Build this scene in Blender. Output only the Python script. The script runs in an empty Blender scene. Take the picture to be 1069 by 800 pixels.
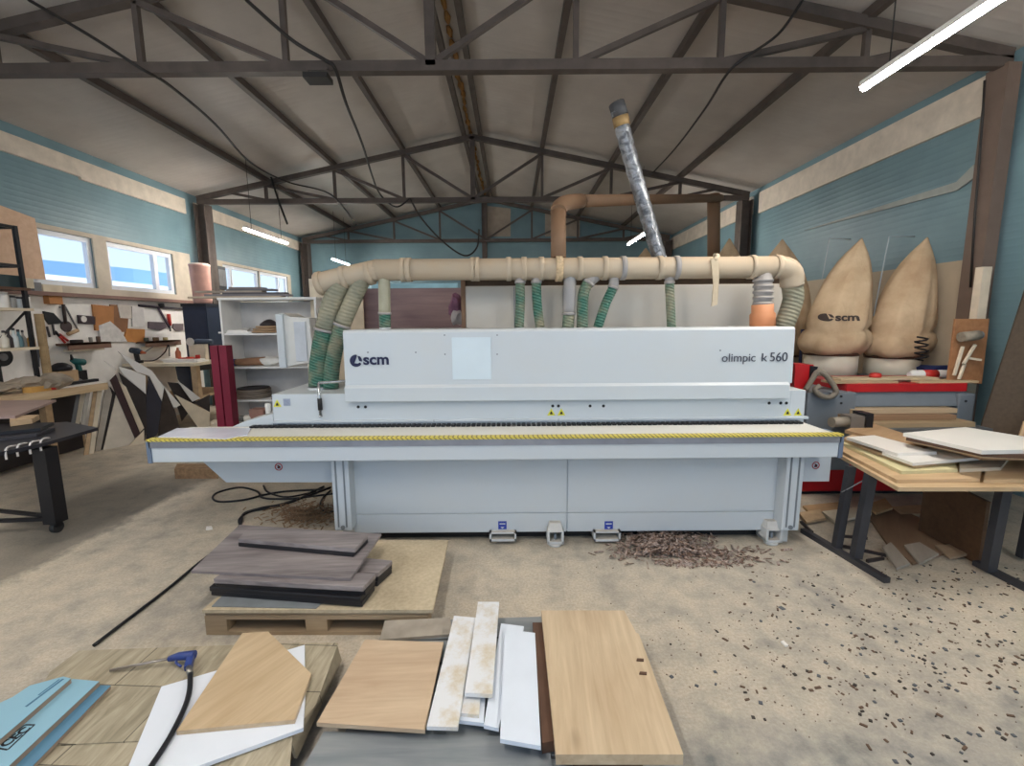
import bpy, bmesh, math, random
from mathutils import Vector, Matrix
from mathutils.bvhtree import BVHTree
R = math.radians
rnd = random.Random(7)
scene = bpy.context.scene
COL = scene.collection

# ------------------------------------------------------------------ camera
FPX, W0, H0 = 470.0, 1069.0, 800.0
PITCH, ROLL = R(7.87), R(0.45)
CAM = Vector((0, 0, 1.86))
fwd = Vector((0, math.cos(PITCH), -math.sin(PITCH)))
_r0 = Vector((1, 0, 0)); _u0 = Vector((0, math.sin(PITCH), math.cos(PITCH)))
rgt = _r0 * math.cos(ROLL) - _u0 * math.sin(ROLL)
upv = _u0 * math.cos(ROLL) + _r0 * math.sin(ROLL)
cd = bpy.data.cameras.new('camera'); cam = bpy.data.objects.new('camera', cd); COL.objects.link(cam)
M4 = Matrix((rgt, upv, -fwd)).transposed().to_4x4(); M4.translation = CAM
cam.matrix_world = M4
cd.sensor_fit = 'HORIZONTAL'; cd.sensor_width = 36; cd.lens = FPX / W0 * 36; cd.clip_start = .05; cd.clip_end = 3000
scene.camera = cam

def ray(px, py):
    return fwd * FPX + rgt * (px - W0 / 2) - upv * (py - H0 / 2)
def U(px, py, x=None, y=None, z=None):
    d = ray(px, py)
    if x is not None: t = (x - CAM.x) / d.x
    elif y is not None: t = (y - CAM.y) / d.y
    else: t = (z - CAM.z) / d.z
    return CAM + d * t
def UP(px, py, p0, n):
    d = ray(px, py); t = (p0 - CAM).dot(n) / d.dot(n)
    return CAM + d * t
def lean_plane(x, y, azim, lean):
    """plane through floor point (x,y,0), facing horizontal direction azim (deg, 0 = +x, -90 = towards camera), leaning back."""
    h = Vector((math.cos(R(azim)), math.sin(R(azim)), 0))
    n = (h * math.cos(R(lean)) + Vector((0, 0, 1)) * math.sin(R(lean))).normalized()
    return Vector((x, y, 0)), n

# ------------------------------------------------------------------ materials
def lin(c):
    out = []
    for v in c[:3]:
        v /= 255.0
        out.append(v / 12.92 if v <= .04045 else ((v + .055) / 1.055) ** 2.4)
    return (out[0], out[1], out[2], 1)
class NT:
    def __init__(s, name):
        s.m = bpy.data.materials.new(name); s.m.use_nodes = True
        s.t = s.m.node_tree; s.b = s.t.nodes['Principled BSDF']
    def n(s, ty, **kw):
        nd = s.t.nodes.new(ty)
        for k, v in kw.items(): setattr(nd, k, v)
        return nd
    def l(s, a, b): s.t.links.new(a, b)
    def co(s, scale=(1, 1, 1), rot=(0, 0, 0), world=False):
        mp = s.n('ShaderNodeMapping'); mp.inputs['Scale'].default_value = scale; mp.inputs['Rotation'].default_value = rot
        if world: g = s.n('ShaderNodeNewGeometry'); s.l(g.outputs['Position'], mp.inputs['Vector'])
        else: g = s.n('ShaderNodeTexCoord'); s.l(g.outputs['Object'], mp.inputs['Vector'])
        return mp.outputs['Vector']
    def noise(s, vec, scale, detail=4, rough=.55, dist=0):
        nd = s.n('ShaderNodeTexNoise'); nd.inputs['Scale'].default_value = scale; nd.inputs['Detail'].default_value = detail
        nd.inputs['Roughness'].default_value = rough; nd.inputs['Distortion'].default_value = dist
        s.l(vec, nd.inputs['Vector']); return nd.outputs['Fac']
    def ramp(s, fac, stops):
        nd = s.n('ShaderNodeValToRGB'); e = nd.color_ramp.elements
        e[0].position, e[0].color = stops[0][0], stops[0][1]
        e[1].position, e[1].color = stops[-1][0], stops[-1][1]
        for p, c in stops[1:-1]:
            x = e.new(p); x.color = c
        s.l(fac, nd.inputs['Fac']); return nd.outputs['Color']
    def mix(s, fac, a, b, mode='MIX'):
        nd = s.n('ShaderNodeMix', data_type='RGBA', blend_type=mode)
        if isinstance(fac, float): nd.inputs[0].default_value = fac
        else: s.l(fac, nd.inputs[0])
        for i, v in ((6, a), (7, b)):
            if isinstance(v, tuple): nd.inputs[i].default_value = v
            else: s.l(v, nd.inputs[i])
        return nd.outputs[2]
    def math(s, op, a, b=0.0, clamp=False):
        nd = s.n('ShaderNodeMath', operation=op, use_clamp=clamp)
        for i, v in ((0, a), (1, b)):
            if isinstance(v, (int, float)): nd.inputs[i].default_value = v
            else: s.l(v, nd.inputs[i])
        return nd.outputs[0]
    def bump(s, h, strength=.2, dist=.01):
        nd = s.n('ShaderNodeBump'); nd.inputs['Strength'].default_value = strength; nd.inputs['Distance'].default_value = dist
        s.l(h, nd.inputs['Height']); s.l(nd.outputs['Normal'], s.b.inputs['Normal'])
    def col(s, c):
        if isinstance(c, tuple): s.b.inputs['Base Color'].default_value = c
        else: s.l(c, s.b.inputs['Base Color'])
    def fin(s, rough=.6, metal=0.0, spec=.4):
        s.b.inputs['Roughness'].default_value = rough; s.b.inputs['Metallic'].default_value = metal
        s.b.inputs['Specular IOR Level'].default_value = spec
        return s.m
MC = {}
def flat(name, c, rough=.6, metal=0.0, var=.12, scale=6, bump=0, spec=.4):
    if name in MC: return MC[name]
    m = NT(name); L = lin(c)
    f = m.noise(m.co(), scale, 5)
    a = tuple(v * (1 - var) for v in L[:3]) + (1,); b = tuple(min(1, v * (1 + var)) for v in L[:3]) + (1,)
    m.col(m.ramp(f, [(.3, a), (.7, b)]))
    if bump: m.bump(m.noise(m.co(), scale * 8, 4), bump, .004)
    MC[name] = m.fin(rough, metal, spec); return MC[name]
def dusty(name, c, dust=(196, 178, 150), amt=.5, rough=.6, scale=3, spec=.35, metal=0.0):
    """painted surface with settled wood dust: more on faces that look up, blotchy elsewhere"""
    if name in MC: return MC[name]
    m = NT(name); v = m.co()
    f = m.noise(v, scale, 6, .65)
    g = m.n('ShaderNodeNewGeometry'); sp = m.n('ShaderNodeSeparateXYZ'); m.l(g.outputs['Normal'], sp.inputs[0])
    upf = m.math('MULTIPLY', m.math('MAXIMUM', sp.outputs['Z'], 0.0), .8)
    k = m.math('ADD', m.math('MULTIPLY', m.math('SUBTRACT', f, .4, True), amt * 1.6), m.math('MULTIPLY', upf, amt), True)
    m.col(m.mix(k, lin(c), lin(dust)))
    MC[name] = m.fin(rough, metal, spec); return MC[name]
def wood(name, c1, c2, ang=0.0, scale=1.0, rough=.55, knots=0.0, planks=0.0, axis='xy'):
    if name in MC: return MC[name]
    m = NT(name)
    rot = (0, 0, -ang)
    v = m.co((scale, scale, scale), rot)
    st = m.n('ShaderNodeMapping'); st.inputs['Scale'].default_value = (1.2, 14, 14); m.l(v, st.inputs['Vector'])
    f1 = m.noise(st.outputs['Vector'], 1.6, 6, .6, .4)
    st2 = m.n('ShaderNodeMapping'); st2.inputs['Scale'].default_value = (1.0, 3.2, 3.2); m.l(v, st2.inputs['Vector'])
    f2 = m.noise(st2.outputs['Vector'], 1.3, 3, .5, .8)
    f = m.math('ADD', m.math('MULTIPLY', f1, .55), m.math('MULTIPLY', f2, .45))
    c = m.ramp(f, [(.33, lin(c1)), (.5, tuple((p + q) / 2 for p, q in zip(lin(c1), lin(c2)))), (.66, lin(c2))])
    if knots:
        vo = m.n('ShaderNodeTexVoronoi'); vo.inputs['Scale'].default_value = 1.6
        st3 = m.n('ShaderNodeMapping'); st3.inputs['Scale'].default_value = (1.2, 2.6, 2.6); m.l(v, st3.inputs['Vector'])
        m.l(st3.outputs['Vector'], vo.inputs['Vector'])
        kf = m.math('MULTIPLY', m.math('SUBTRACT', .12, vo.outputs['Distance'], True), knots * 8, True)
        c = m.mix(kf, c, tuple(q * .35 for q in lin(c1)[:3]) + (1,))
    m.col(c); m.bump(f1, .08, .002)
    MC[name] = m.fin(rough); return MC[name]

# ------------------------------------------------------------------ mesh building
class G:
    """collects shapes for ONE mesh"""
    def __init__(s): s.b = bmesh.new(); s.T = Matrix()
    def _v(s, p): return s.b.verts.new(s.T @ Vector(p))
    def box(s, a, b, rot=None, piv=None):
        x0, y0, z0 = a; x1, y1, z1 = b
        P = [Vector(p) for p in ((x0,y0,z0),(x1,y0,z0),(x1,y1,z0),(x0,y1,z0),(x0,y0,z1),(x1,y0,z1),(x1,y1,z1),(x0,y1,z1))]
        if rot is not None:
            c = Vector(piv) if piv is not None else sum(P, Vector()) / 8
            P = [c + rot @ (p - c) for p in P]
        v = [s._v(p) for p in P]
        for f in ((0,3,2,1),(4,5,6,7),(0,1,5,4),(1,2,6,5),(2,3,7,6),(3,0,4,7)): s.b.faces.new([v[i] for i in f])
        return s
    def cb(s, c, d, rot=None):
        return s.box((c[0]-d[0]/2, c[1]-d[1]/2, c[2]-d[2]/2), (c[0]+d[0]/2, c[1]+d[1]/2, c[2]+d[2]/2), rot)
    def prism(s, poly, ext):
        poly = [Vector(p) for p in poly]; ext = Vector(ext)
        nrm = Vector()
        for i in range(len(poly)):
            nrm += poly[i].cross(poly[(i+1) % len(poly)])
        if nrm.dot(ext) > 0: poly.reverse()
        a = [s._v(p) for p in poly]; b = [s._v(p + ext) for p in poly]; n = len(poly)
        s.b.faces.new(a); s.b.faces.new(b[::-1])
        for i in range(n): s.b.faces.new((a[(i+1) % n], a[i], b[i], b[(i+1) % n]))
        return s
    def bar(s, p, q, w, h=None, up=(0, 0, 1)):
        p, q = Vector(p), Vector(q); h = h or w
        d = (q - p).normalized(); u = Vector(up)
        if abs(d.dot(u)) > .95: u = Vector((0, 1, 0))
        sx = d.cross(u).normalized() * w / 2; sy = sx.cross(d).normalized() * h / 2
        v = [s._v(o + a * sx + b * sy) for o in (p, q) for a, b in ((-1,-1),(1,-1),(1,1),(-1,1))]
        for f in ((3,2,1,0),(4,5,6,7),(0,1,5,4),(1,2,6,5),(2,3,7,6),(3,0,4,7)): s.b.faces.new([v[i] for i in f])
        return s
    def tube(s, pts, r, n=10, cap=True, smooth=True):
        pts = [Vector(p) for p in pts]; m = len(pts)
        rs = r if isinstance(r, (list, tuple)) else [r] * m
        t0 = (pts[1] - pts[0]).normalized(); u = t0.orthogonal().normalized(); rings = []
        for i, p in enumerate(pts):
            t = (pts[min(i+1, m-1)] - pts[max(i-1, 0)]).normalized()
            u = (u - t * u.dot(t)).normalized(); w = t.cross(u)
            rings.append([s._v(p + (u * math.cos(2*math.pi*k/n) + w * math.sin(2*math.pi*k/n)) * rs[i]) for k in range(n)])
        for i in range(m - 1):
            for k in range(n):
                f = s.b.faces.new((rings[i][k], rings[i][(k+1) % n], rings[i+1][(k+1) % n], rings[i+1][k])); f.smooth = smooth
        if cap:
            s.b.faces.new(rings[0][::-1]); s.b.faces.new(rings[-1])
        return s
    def lathe(s, prof, c=(0, 0, 0), n=20, sx=1.0, sy=1.0, axis='z', smooth=True):
        c = Vector(c); rings = []
        for r, h in prof:
            ring = []
            for k in range(n):
                a = 2*math.pi*k/n; q = (r*math.cos(a)*sx, r*math.sin(a)*sy, h)
                if axis == 'y': q = (q[0], h, -q[1])
                if axis == 'x': q = (h, q[0], q[1])
                ring.append(s._v(c + Vector(q)))
            rings.append(ring)
        for i in range(len(rings) - 1):
            for k in range(n):
                f = s.b.faces.new((rings[i][k], rings[i][(k+1) % n], rings[i+1][(k+1) % n], rings[i+1][k])); f.smooth = smooth
        s.b.faces.new(rings[0][::-1]); s.b.faces.new(rings[-1]); return s
    def blob(s, c, r, seed=0, n=2, amp=.25, flat=None):
        rr = random.Random(seed); res = bmesh.ops.create_icosphere(s.b, subdivisions=n, radius=1)
        for v in res['verts']:
            k = 1 + rr.uniform(-amp, amp); p = Vector((v.co.x*r[0]*k, v.co.y*r[1]*k, v.co.z*r[2]*k))
            v.co = s.T @ (Vector(c) + p)
        for f in s.b.faces:
            pass
        return s
    def done(s, name, mat, origin=None):
        bmesh.ops.recalc_face_normals(s.b, faces=s.b.faces)
        me = bpy.data.meshes.new(name)
        if origin is None:
            xs = [v.co for v in s.b.verts]
            lo = [min(p[i] for p in xs) for i in range(3)]; hi = [max(p[i] for p in xs) for i in range(3)]
            origin = Vector(((lo[0]+hi[0])/2, (lo[1]+hi[1])/2, lo[2]))
        bmesh.ops.translate(s.b, verts=s.b.verts, vec=-Vector(origin))
        s.b.to_mesh(me); s.b.free()
        me.materials.append(mat)
        o = bpy.data.objects.new(name, me); COL.objects.link(o); o.location = origin
        return o
ORG = {}
def tag(o, label, cat, group=None, kind=None):
    if label: o['label'] = label
    if cat: o['category'] = cat
    if group: o['group'] = group
    if kind: o['kind'] = kind
    return o
def thing(name, label, cat, loc, group=None, kind=None):
    o = bpy.data.objects.new(name, None); COL.objects.link(o); o.location = loc; o.empty_display_size = .1
    ORG[o.name] = Vector(loc); return tag(o, label, cat, group, kind)
def part(name, g, mat, parent, label=None, bev=0):
    org = ORG[parent.name]
    o = g.done(name, mat, org); o.location = (0, 0, 0); o.parent = parent; ORG[o.name] = org
    if label: o['label'] = label
    if bev: bevel(o, bev)
    return o
def solo(name, g, mat, label, cat, group=None, kind=None, bev=0):
    o = g.done(name, mat); ORG[o.name] = o.location.copy(); tag(o, label, cat, group, kind)
    if bev: bevel(o, bev)
    return o
def struct(name, g, mat, parent=None):
    if parent: return part(name, g, mat, parent)
    o = g.done(name, mat, (0, 0, 0)); ORG[o.name] = Vector(); o['kind'] = 'structure'; return o
def bevel(o, w, seg=2):
    md = o.modifiers.new('bevel', 'BEVEL'); md.width = w; md.segments = seg; md.limit_method = 'ANGLE'; md.angle_limit = R(40)
def dup(o, loc=None, rz=None, label=None):
    c = o.copy(); COL.objects.link(c); ORG[c.name] = Vector(loc if loc is not None else o.location)
    if loc is not None: c.location = loc
    if rz is not None: c.rotation_euler.z = rz
    if label: c['label'] = label
    for ch in list(o.children):
        d = ch.copy(); COL.objects.link(d); d.parent = c
        for gch in list(ch.children):
            e = gch.copy(); COL.objects.link(e); e.parent = d
    return c
def smooth_pts(pts, sub=6):
    pts = [Vector(p) for p in pts]; out = []
    for i in range(len(pts) - 1):
        p0, p1, p2, p3 = pts[max(i-1, 0)], pts[i], pts[i+1], pts[min(i+2, len(pts)-1)]
        for k in range(sub):
            t = k / sub
            out.append(.5 * ((2*p1) + (p2-p0)*t + (2*p0-5*p1+4*p2-p3)*t*t + (3*p1-p0-3*p2+p3)*t**3))
    out.append(pts[-1]); return out
def text_bm(s, size, ext=.001, bold=0.0, shear=0.0, sx=1.0):
    cu = bpy.data.curves.new('txt', 'FONT'); cu.body = s; cu.size = size; cu.extrude = ext; cu.offset = bold; cu.shear = shear
    ob = bpy.data.objects.new('txt', cu); COL.objects.link(ob)
    dg = bpy.context.evaluated_depsgraph_get(); me = bpy.data.meshes.new_from_object(ob.evaluated_get(dg))
    b = bmesh.new(); b.from_mesh(me); bpy.data.objects.remove(ob); bpy.data.curves.remove(cu); bpy.data.meshes.remove(me)
    for v in b.verts: v.co.x *= sx
    return b
def put_text(g, s, size, org, xdir, ydir, ext=.001, bold=0.0, width=None):
    """lays text into g: baseline start org, running along xdir, letters up along ydir"""
    b = text_bm(s, size, ext, bold); x = Vector(xdir).normalized(); y = Vector(ydir).normalized(); n = x.cross(y)
    w = max(v.co.x for v in b.verts) - min(v.co.x for v in b.verts); k = width / w if width else 1
    x0 = min(v.co.x for v in b.verts)
    mp = {v: g._v(Vector(org) + x*(v.co.x-x0)*k + y*v.co.y + n*v.co.z) for v in b.verts}
    for f in b.faces:
        try: g.b.faces.new([mp[v] for v in f.verts])
        except ValueError: pass
    b.free(); return g
def slab(pix, ztop, th):
    """outline on the horizontal plane ztop seen at these pixels, given thickness downwards"""
    return G().prism([U(x, y, z=ztop) for x, y in pix], (0, 0, -th))
def lean(pix, plane, th):
    p0, n = plane
    return G().prism([UP(x, y, p0, n) for x, y in pix], -n * th)
def fdisc(g, c, r, n=Vector((0, -1, 0)), th=.002, seg=16, a0=0, a1=360):
    n = n.normalized(); u = n.orthogonal().normalized() if abs(n.z) > .9 else n.cross(Vector((0, 0, 1))).normalized(); w = u.cross(n)
    w = -w if w.z < 0 else w
    g.prism([Vector(c) + (u*math.cos(R(a0+(a1-a0)*k/seg)) + w*math.sin(R(a0+(a1-a0)*k/seg))) * r for k in range(seg)], n * th); return g
# ------------------------------------------------------------------ the hall
XL, XR, XC = -6.92, 5.30, -0.80
YB, YF = 15.3, -4.5
ZE, ZR = 4.62, 5.86
TR_Y = (5.0, 10.1, 15.0)
# floor: concrete under a film of wood dust
m = NT('dusty_concrete'); v = m.co(world=True)
n1 = m.noise(v, .55, 6, .6); n2 = m.noise(v, 5, 6, .65); n3 = m.noise(v, 60, 3, .7); n4 = m.noise(v, 190, 2, .6)
sp = m.n('ShaderNodeSeparateXYZ'); m.l(v, sp.inputs[0])
mr = m.n('ShaderNodeMapRange'); m.l(sp.outputs['Y'], mr.inputs[0]); mr.inputs[1].default_value = 1.45; mr.inputs[2].default_value = 2.15
k = m.math('ADD', m.math('MULTIPLY', mr.outputs[0], .75), m.math('MULTIPLY', m.math('SUBTRACT', n1, .5), 1.5), True)
k = m.math('ADD', k, m.math('MULTIPLY', m.math('SUBTRACT', n2, .5), 1.6), True)
conc = m.ramp(n2, [(.3, lin((118, 117, 114))), (.7, lin((160, 157, 150)))])
dust = m.ramp(n3, [(.3, lin((180, 166, 145))), (.7, lin((210, 197, 176)))])
c = m.mix(k, conc, dust)
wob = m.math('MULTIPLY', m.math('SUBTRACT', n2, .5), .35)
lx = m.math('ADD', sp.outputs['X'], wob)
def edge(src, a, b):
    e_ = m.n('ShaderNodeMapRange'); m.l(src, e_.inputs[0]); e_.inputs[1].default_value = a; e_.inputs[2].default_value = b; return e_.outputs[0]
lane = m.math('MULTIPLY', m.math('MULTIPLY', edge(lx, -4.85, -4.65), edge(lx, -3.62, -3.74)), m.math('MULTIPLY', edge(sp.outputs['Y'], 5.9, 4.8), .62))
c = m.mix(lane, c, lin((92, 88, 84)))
c = m.mix(m.math('MULTIPLY', m.math('SUBTRACT', n4, .60, True), 3.0, True), c, lin((110, 94, 76)))
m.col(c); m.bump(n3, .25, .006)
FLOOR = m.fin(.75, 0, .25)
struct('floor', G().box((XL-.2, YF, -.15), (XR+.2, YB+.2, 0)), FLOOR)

def panelmat(name, c1, c2, period=.2, axis='Z', rough=.45, var=2.0):
    m = NT(name); v = m.co(world=True); sp = m.n('ShaderNodeSeparateXYZ'); m.l(v, sp.inputs[0])
    s_ = m.math('SINE', m.math('MULTIPLY', sp.outputs[axis], 2*math.pi/period))
    n = m.noise(v, var, 5)
    m.col(m.ramp(n, [(.3, lin(c1)), (.7, lin(c2))])); m.bump(m.math('POWER', m.math('ABSOLUTE', s_), 6.0), .25, .006)
    return m.fin(rough, 0, .45)
BLUE = panelmat('blue_sandwich_panel', (106, 133, 141), (118, 146, 153), .16)
WHITEW = flat('white_wall_panel', (236, 232, 226), .6, var=.06)
CREAM = flat('cream_insulation', (208, 196, 180), .7, var=.12)
CEIL = panelmat('ceiling_panel', (172, 163, 156), (186, 178, 170), .25, 'Y', .42)
STEEL = flat('dark_brown_steel', (84, 74, 68), .55, .1, var=.2)
PLY = wood('peach_plywood', (196, 158, 128), (216, 182, 152), 0, .6)

def wall_grid(g, x0, x1, ys, zs, holes):
    ys = sorted(set(ys)); zs = sorted(set(zs))
    for a, b in zip(ys, ys[1:]):
        for c, d in zip(zs, zs[1:]):
            if any(h[0] <= a+1e-6 and b <= h[1]+1e-6 and h[2] <= c+1e-6 and d <= h[3]+1e-6 for h in holes): continue
            g.box((x0, a, c), (x1, b, d))
    return g
ZS, ZT = 2.45, 3.26
WIN = [(6.62, 7.68), (7.93, 9.46), (11.05, 12.62), (12.66, 14.22)]
holes = [(a, b, ZS, ZT) for a, b in WIN]
struct('wall_left', wall_grid(G(), XL-.12, XL, [YF, YB] + [q for w in WIN for q in w], [0, ZS, ZT, ZE+.1], holes), BLUE)
struct('wall_right', G().box((XR, YF, 0), (XR+.12, YB, ZE+.1)), BLUE)
struct('wall_back', G().prism([(XL-.1, YB, 0), (XR+.1, YB, 0), (XR+.1, YB, ZE), (XC, YB, ZR+.05), (XL-.1, YB, ZE)], (0, .12, 0)), BLUE)
sl = (ZR-ZE)/(XR-XC)
struct('ceiling', G().prism([(XL-.3, YF, ZE-.3*sl), (XC, YF, ZR), (XR+.3, YF, ZE-.3*sl), (XR+.3, YF, ZE-.3*sl+.1), (XC, YF, ZR+.1), (XL-.3, YF, ZE-.3*sl+.1)], (0, YB-YF+.2, 0)), CEIL)
# white lower lining, left wall, and beige lower lining, right wall
struct('trim_1', G().box((XL+.001, YF, 0), (XL+.03, 10.0, 2.28)), WHITEW)
struct('trim_2', G().box((XR-.03, 5.25, 0), (XR-.001, YB-.05, 2.52)), flat('beige_wall_sheet', (182, 166, 143), .7, var=.1, scale=2))
# cream strips at the eaves
g = G()
for a, b, lo in ((YF, 3.2, 4.16), (3.2, 5.9, 4.10), (5.9, 7.6, 4.20), (7.6, 9.95, 4.16), (10.25, YB, 4.18)): g.box((XL+.001, a, lo), (XL+.05, b, 4.46))
struct('trim_3', g, CREAM)
g = G()
for a, b, lo in ((YF, 4.9, 4.1), (5.25, 9.95, 4.08), (10.25, YB, 4.12)): g.box((XR-.05, a, lo), (XR-.001, b, 4.50))
struct('trim_4', g, CREAM)
# pale loose strip on the right wall
struct('trim_5', G().prism([U(840, 241, x=XR-.01), U(1000, 190, x=XR-.01), U(1018, 172, x=XR-.01), U(1018, 186, x=XR-.01), U(1000, 199, x=XR-.01)], (-.02, 0, 0)), flat('faded_strip', (160, 164, 158), .7))
# gable patches at the back wall
g = G()
for a, b, c_, d in ((506, 533, 215, 247), (569, 605, 222, 247)):
    g.prism([U(a, c_, y=YB-.002), U(b, c_+3, y=YB-.002), U(b, d, y=YB-.002), U(a, d, y=YB-.002)], (0, -.03, 0))
struct('trim_6', g, flat('gable_board', (172, 158, 142), .7))
# window surrounds of plywood
g = G()
wall_grid(g, XL+.001, XL+.025, [6.45, 9.95] + [q for w in WIN[:2] for q in w], [2.29, ZS, ZT, 3.33], holes)
struct('trim_7', g, flat('window_surround_board', (196, 184, 166), .7, var=.12, scale=4))
g = G(); wall_grid(g, XL+.001, XL+.025, [10.4, 14.4] + [q for w in WIN[2:] for q in w], [2.35, ZS, ZT, 3.33], holes)
struct('trim_8', g, flat('window_surround_board', (196, 178, 156)))
# red-brown ledge under the windows
struct('trim_9', G().box((XL+.03, 5.6, 2.28), (XL+.16, 9.95, 2.335)), flat('ledge_brown', (128, 98, 88), .6))
# ridge strip of foam
g = G(); 
for i in range(60):
    y = -2 + i*.285; g.blob((XC-.03+rnd.uniform(-.02, .02), y, ZR-.03), (.035+rnd.uniform(0, .015), .17, .03), i, 1, .3)
struct('trim_10', g, flat('yellowed_foam', (150, 112, 66), .9, var=.3))

FRAME = flat('white_window_frame', (222, 224, 228), .45, var=.04)
gm = NT('window_glass'); tr = gm.n('ShaderNodeBsdfTransparent'); gl = gm.n('ShaderNodeBsdfGlossy'); gl.inputs['Roughness'].default_value = .02
mx = gm.n('ShaderNodeMixShader'); mx.inputs[0].default_value = .06
gm.l(tr.outputs[0], mx.inputs[1]); gm.l(gl.outputs[0], mx.inputs[2]); gm.l(mx.outputs[0], gm.t.nodes['Material Output'].inputs['Surface'])
GLASS = gm.m
mull = [None, 9.03, 11.42, 13.72]
for i, (a, b) in enumerate(WIN):
    g = G(); t = .075; x0, x1 = XL-.09, XL-.02
    for (p, q) in (((x0, a, ZS), (x1, b, ZS+t)), ((x0, a, ZT-t), (x1, b, ZT)), ((x0, a, ZS+t), (x1, a+t, ZT-t)), ((x0, b-t, ZS+t), (x1, b, ZT-t))): g.box(p, q)
    if mull[i]: g.box((x0, mull[i]-.045, ZS+t), (x1, mull[i]+.045, ZT-t))
    w = struct('window_%d' % (i+1), g, FRAME)
    spans = [(a+t, b-t)] if not mull[i] else [(a+t, mull[i]-.045), (mull[i]+.045, b-t)]
    for s0, s1 in spans:
        part('glass_pane', G().box((x0+.03, s0-.01, ZS+t-.01), (x0+.036, s1+.01, ZT-t+.01)), GLASS, w)
# outside the windows: snowy ground rising to bluish hills
g = G(); g.prism([(-7.5, -30, -.2), (-60, -30, 8.3), (-60, 120, 8.3), (-7.5, 120, -.2)], (0, 0, -.3)); struct('snow_field', g, flat('snow', (225, 230, 238), .8, var=.03, scale=.3))
g = G(); P = [(-60, -40, 3)]
pts = [(-320+40*math.sin(i), -150+i*40) for i in range(18)]
vs = []
for i, (x, y) in enumerate(pts): vs.append((x, y, 43+3*math.sin(i*1.7)+3*math.sin(i*.6)))
lo = [g._v((x, y, -5)) for x, y, z in vs]; hi = [g._v(p) for p in vs]; bk = [g._v((x-150, y, -5)) for x, y, z in vs]
for i in range(len(vs)-1):
    g.b.faces.new((lo[i], lo[i+1], hi[i+1], hi[i])); g.b.faces.new((hi[i], hi[i+1], bk[i+1], bk[i]))
struct('hills', g, flat('hazy_blue_hill', (150, 190, 228), .9, var=.1, scale=.02))

# ------------------------------------------------------------------ roof steelwork
n_half = 4; xs = [XC + (XR-.2-XC) * k / n_half for k in range(-n_half, n_half+1)]
zb = 4.43
def ztop(x): return 4.50 + 1.20 * (1 - abs(x-XC)/(XR-.2-XC))
lab = {0: 'dark steel roof truss nearest the camera, crossing right above the white machine',
       1: 'middle dark steel roof truss, behind the silver flexible duct',
       2: 'farthest dark steel roof truss, against the blue back wall'}
for i, ty in enumerate(TR_Y):
    t = thing('roof_truss', lab[i], 'roof truss', (XC, ty, zb), 'roof trusses')
    part('bottom_chord', G().box((xs[0], ty-.05, zb-.05), (xs[-1], ty+.05, zb+.05)), STEEL, t)
    for sgn in (-1, 1):
        part('top_chord', G().bar((XC, ty, ztop(XC)), (xs[0] if sgn < 0 else xs[-1], ty, ztop(xs[0])), .1, .1, (0, 1, 0)), STEEL, t)
    for k in range(1, len(xs)-1):
        w = .055 if xs[k] != xs[n_half] else .10
        part('web_post', G().bar((xs[k], ty, zb), (xs[k], ty, ztop(xs[k])), w), STEEL, t)
    for k in range(1, len(xs)-1):
        if k == n_half: continue
        k2 = k+1 if k < n_half else k-1
        part('web_brace', G().bar((xs[k], ty, ztop(xs[k])-.04), (xs[k2], ty, zb+.03), .055), STEEL, t)
    for x in (xs[1], xs[-2]):
        xo = xs[0] if x < XC else xs[-1]
        part('web_brace', G().bar((x, ty, zb+.03), ((x+xo)/2, ty, ztop((x+xo)/2)-.04), .05), STEEL, t)
purl = []
for k in range(1, 4):
    for sgn in (-1, 1): purl.append(XC + sgn*k*(XR-.2-XC)/n_half)
pl = {-4.5: 0}
names = {0: 'first', 1: 'second', 2: 'third'}
for j, x in enumerate(sorted(purl + [XC-.17, XC+.17])):
    z = ztop(x) + .085
    side = 'window-side slope' if x < XC else 'dust-bag-side slope'
    d = abs(x-XC)
    if d < .3: lb = 'dark ridge purlin on the %s of the foam-filled roof ridge' % ('window side' if x < XC else 'dust-bag side')
    else: lb = 'dark roof purlin, %s from the ridge on the %s' % (names[int(round(d/((XR-.2-XC)/n_half)))-1], side)
    solo('roof_purlin', G().box((x-.04, YF, z-.05), (x+.04, YB-.02, z+.05)), STEEL, lb, 'purlin', 'roof purlins')
clab = {(0, 1): 'thick grey-brown steel column beside the pale timber post', (1, 0): 'dark steel column between the window pairs',
        (1, 1): 'dark steel column on the wall behind the dust bags', (2, 0): 'dark steel column in the far corner past the windows', (2, 1): 'dark steel column in the far corner behind the silver duct'}
for (i, s), lb in clab.items():
    x = xs[-1]-.02 if s else xs[0]+.02
    w = .12 if i else .07
    g = G().box((x-w, TR_Y[i]-.012+.1, 0), (x+w, TR_Y[i]+.012+.1, 4.4)).box((x-w, TR_Y[i]-.13+.1, 0), (x-w+.02, TR_Y[i]+.13+.1, 4.4)).box((x+w-.02, TR_Y[i]-.13+.1, 0), (x+w, TR_Y[i]+.13+.1, 4.4))
    if i == 0: g = G().box((x-w, TR_Y[i]-.09, 0), (x+w, TR_Y[i]+.13, 4.4))
    solo('steel_column', g, flat('column_brown', (104, 88, 78), .6, var=.1) if i == 0 else STEEL, lb, 'column', 'wall columns', 'thing')
solo('gable_post', G().box((XC-.14, YB-.16, 0), (XC+.02, YB-.004, 5.7)), STEEL, 'dark steel post in the middle of the blue back wall', 'column', None, 'thing')

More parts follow.
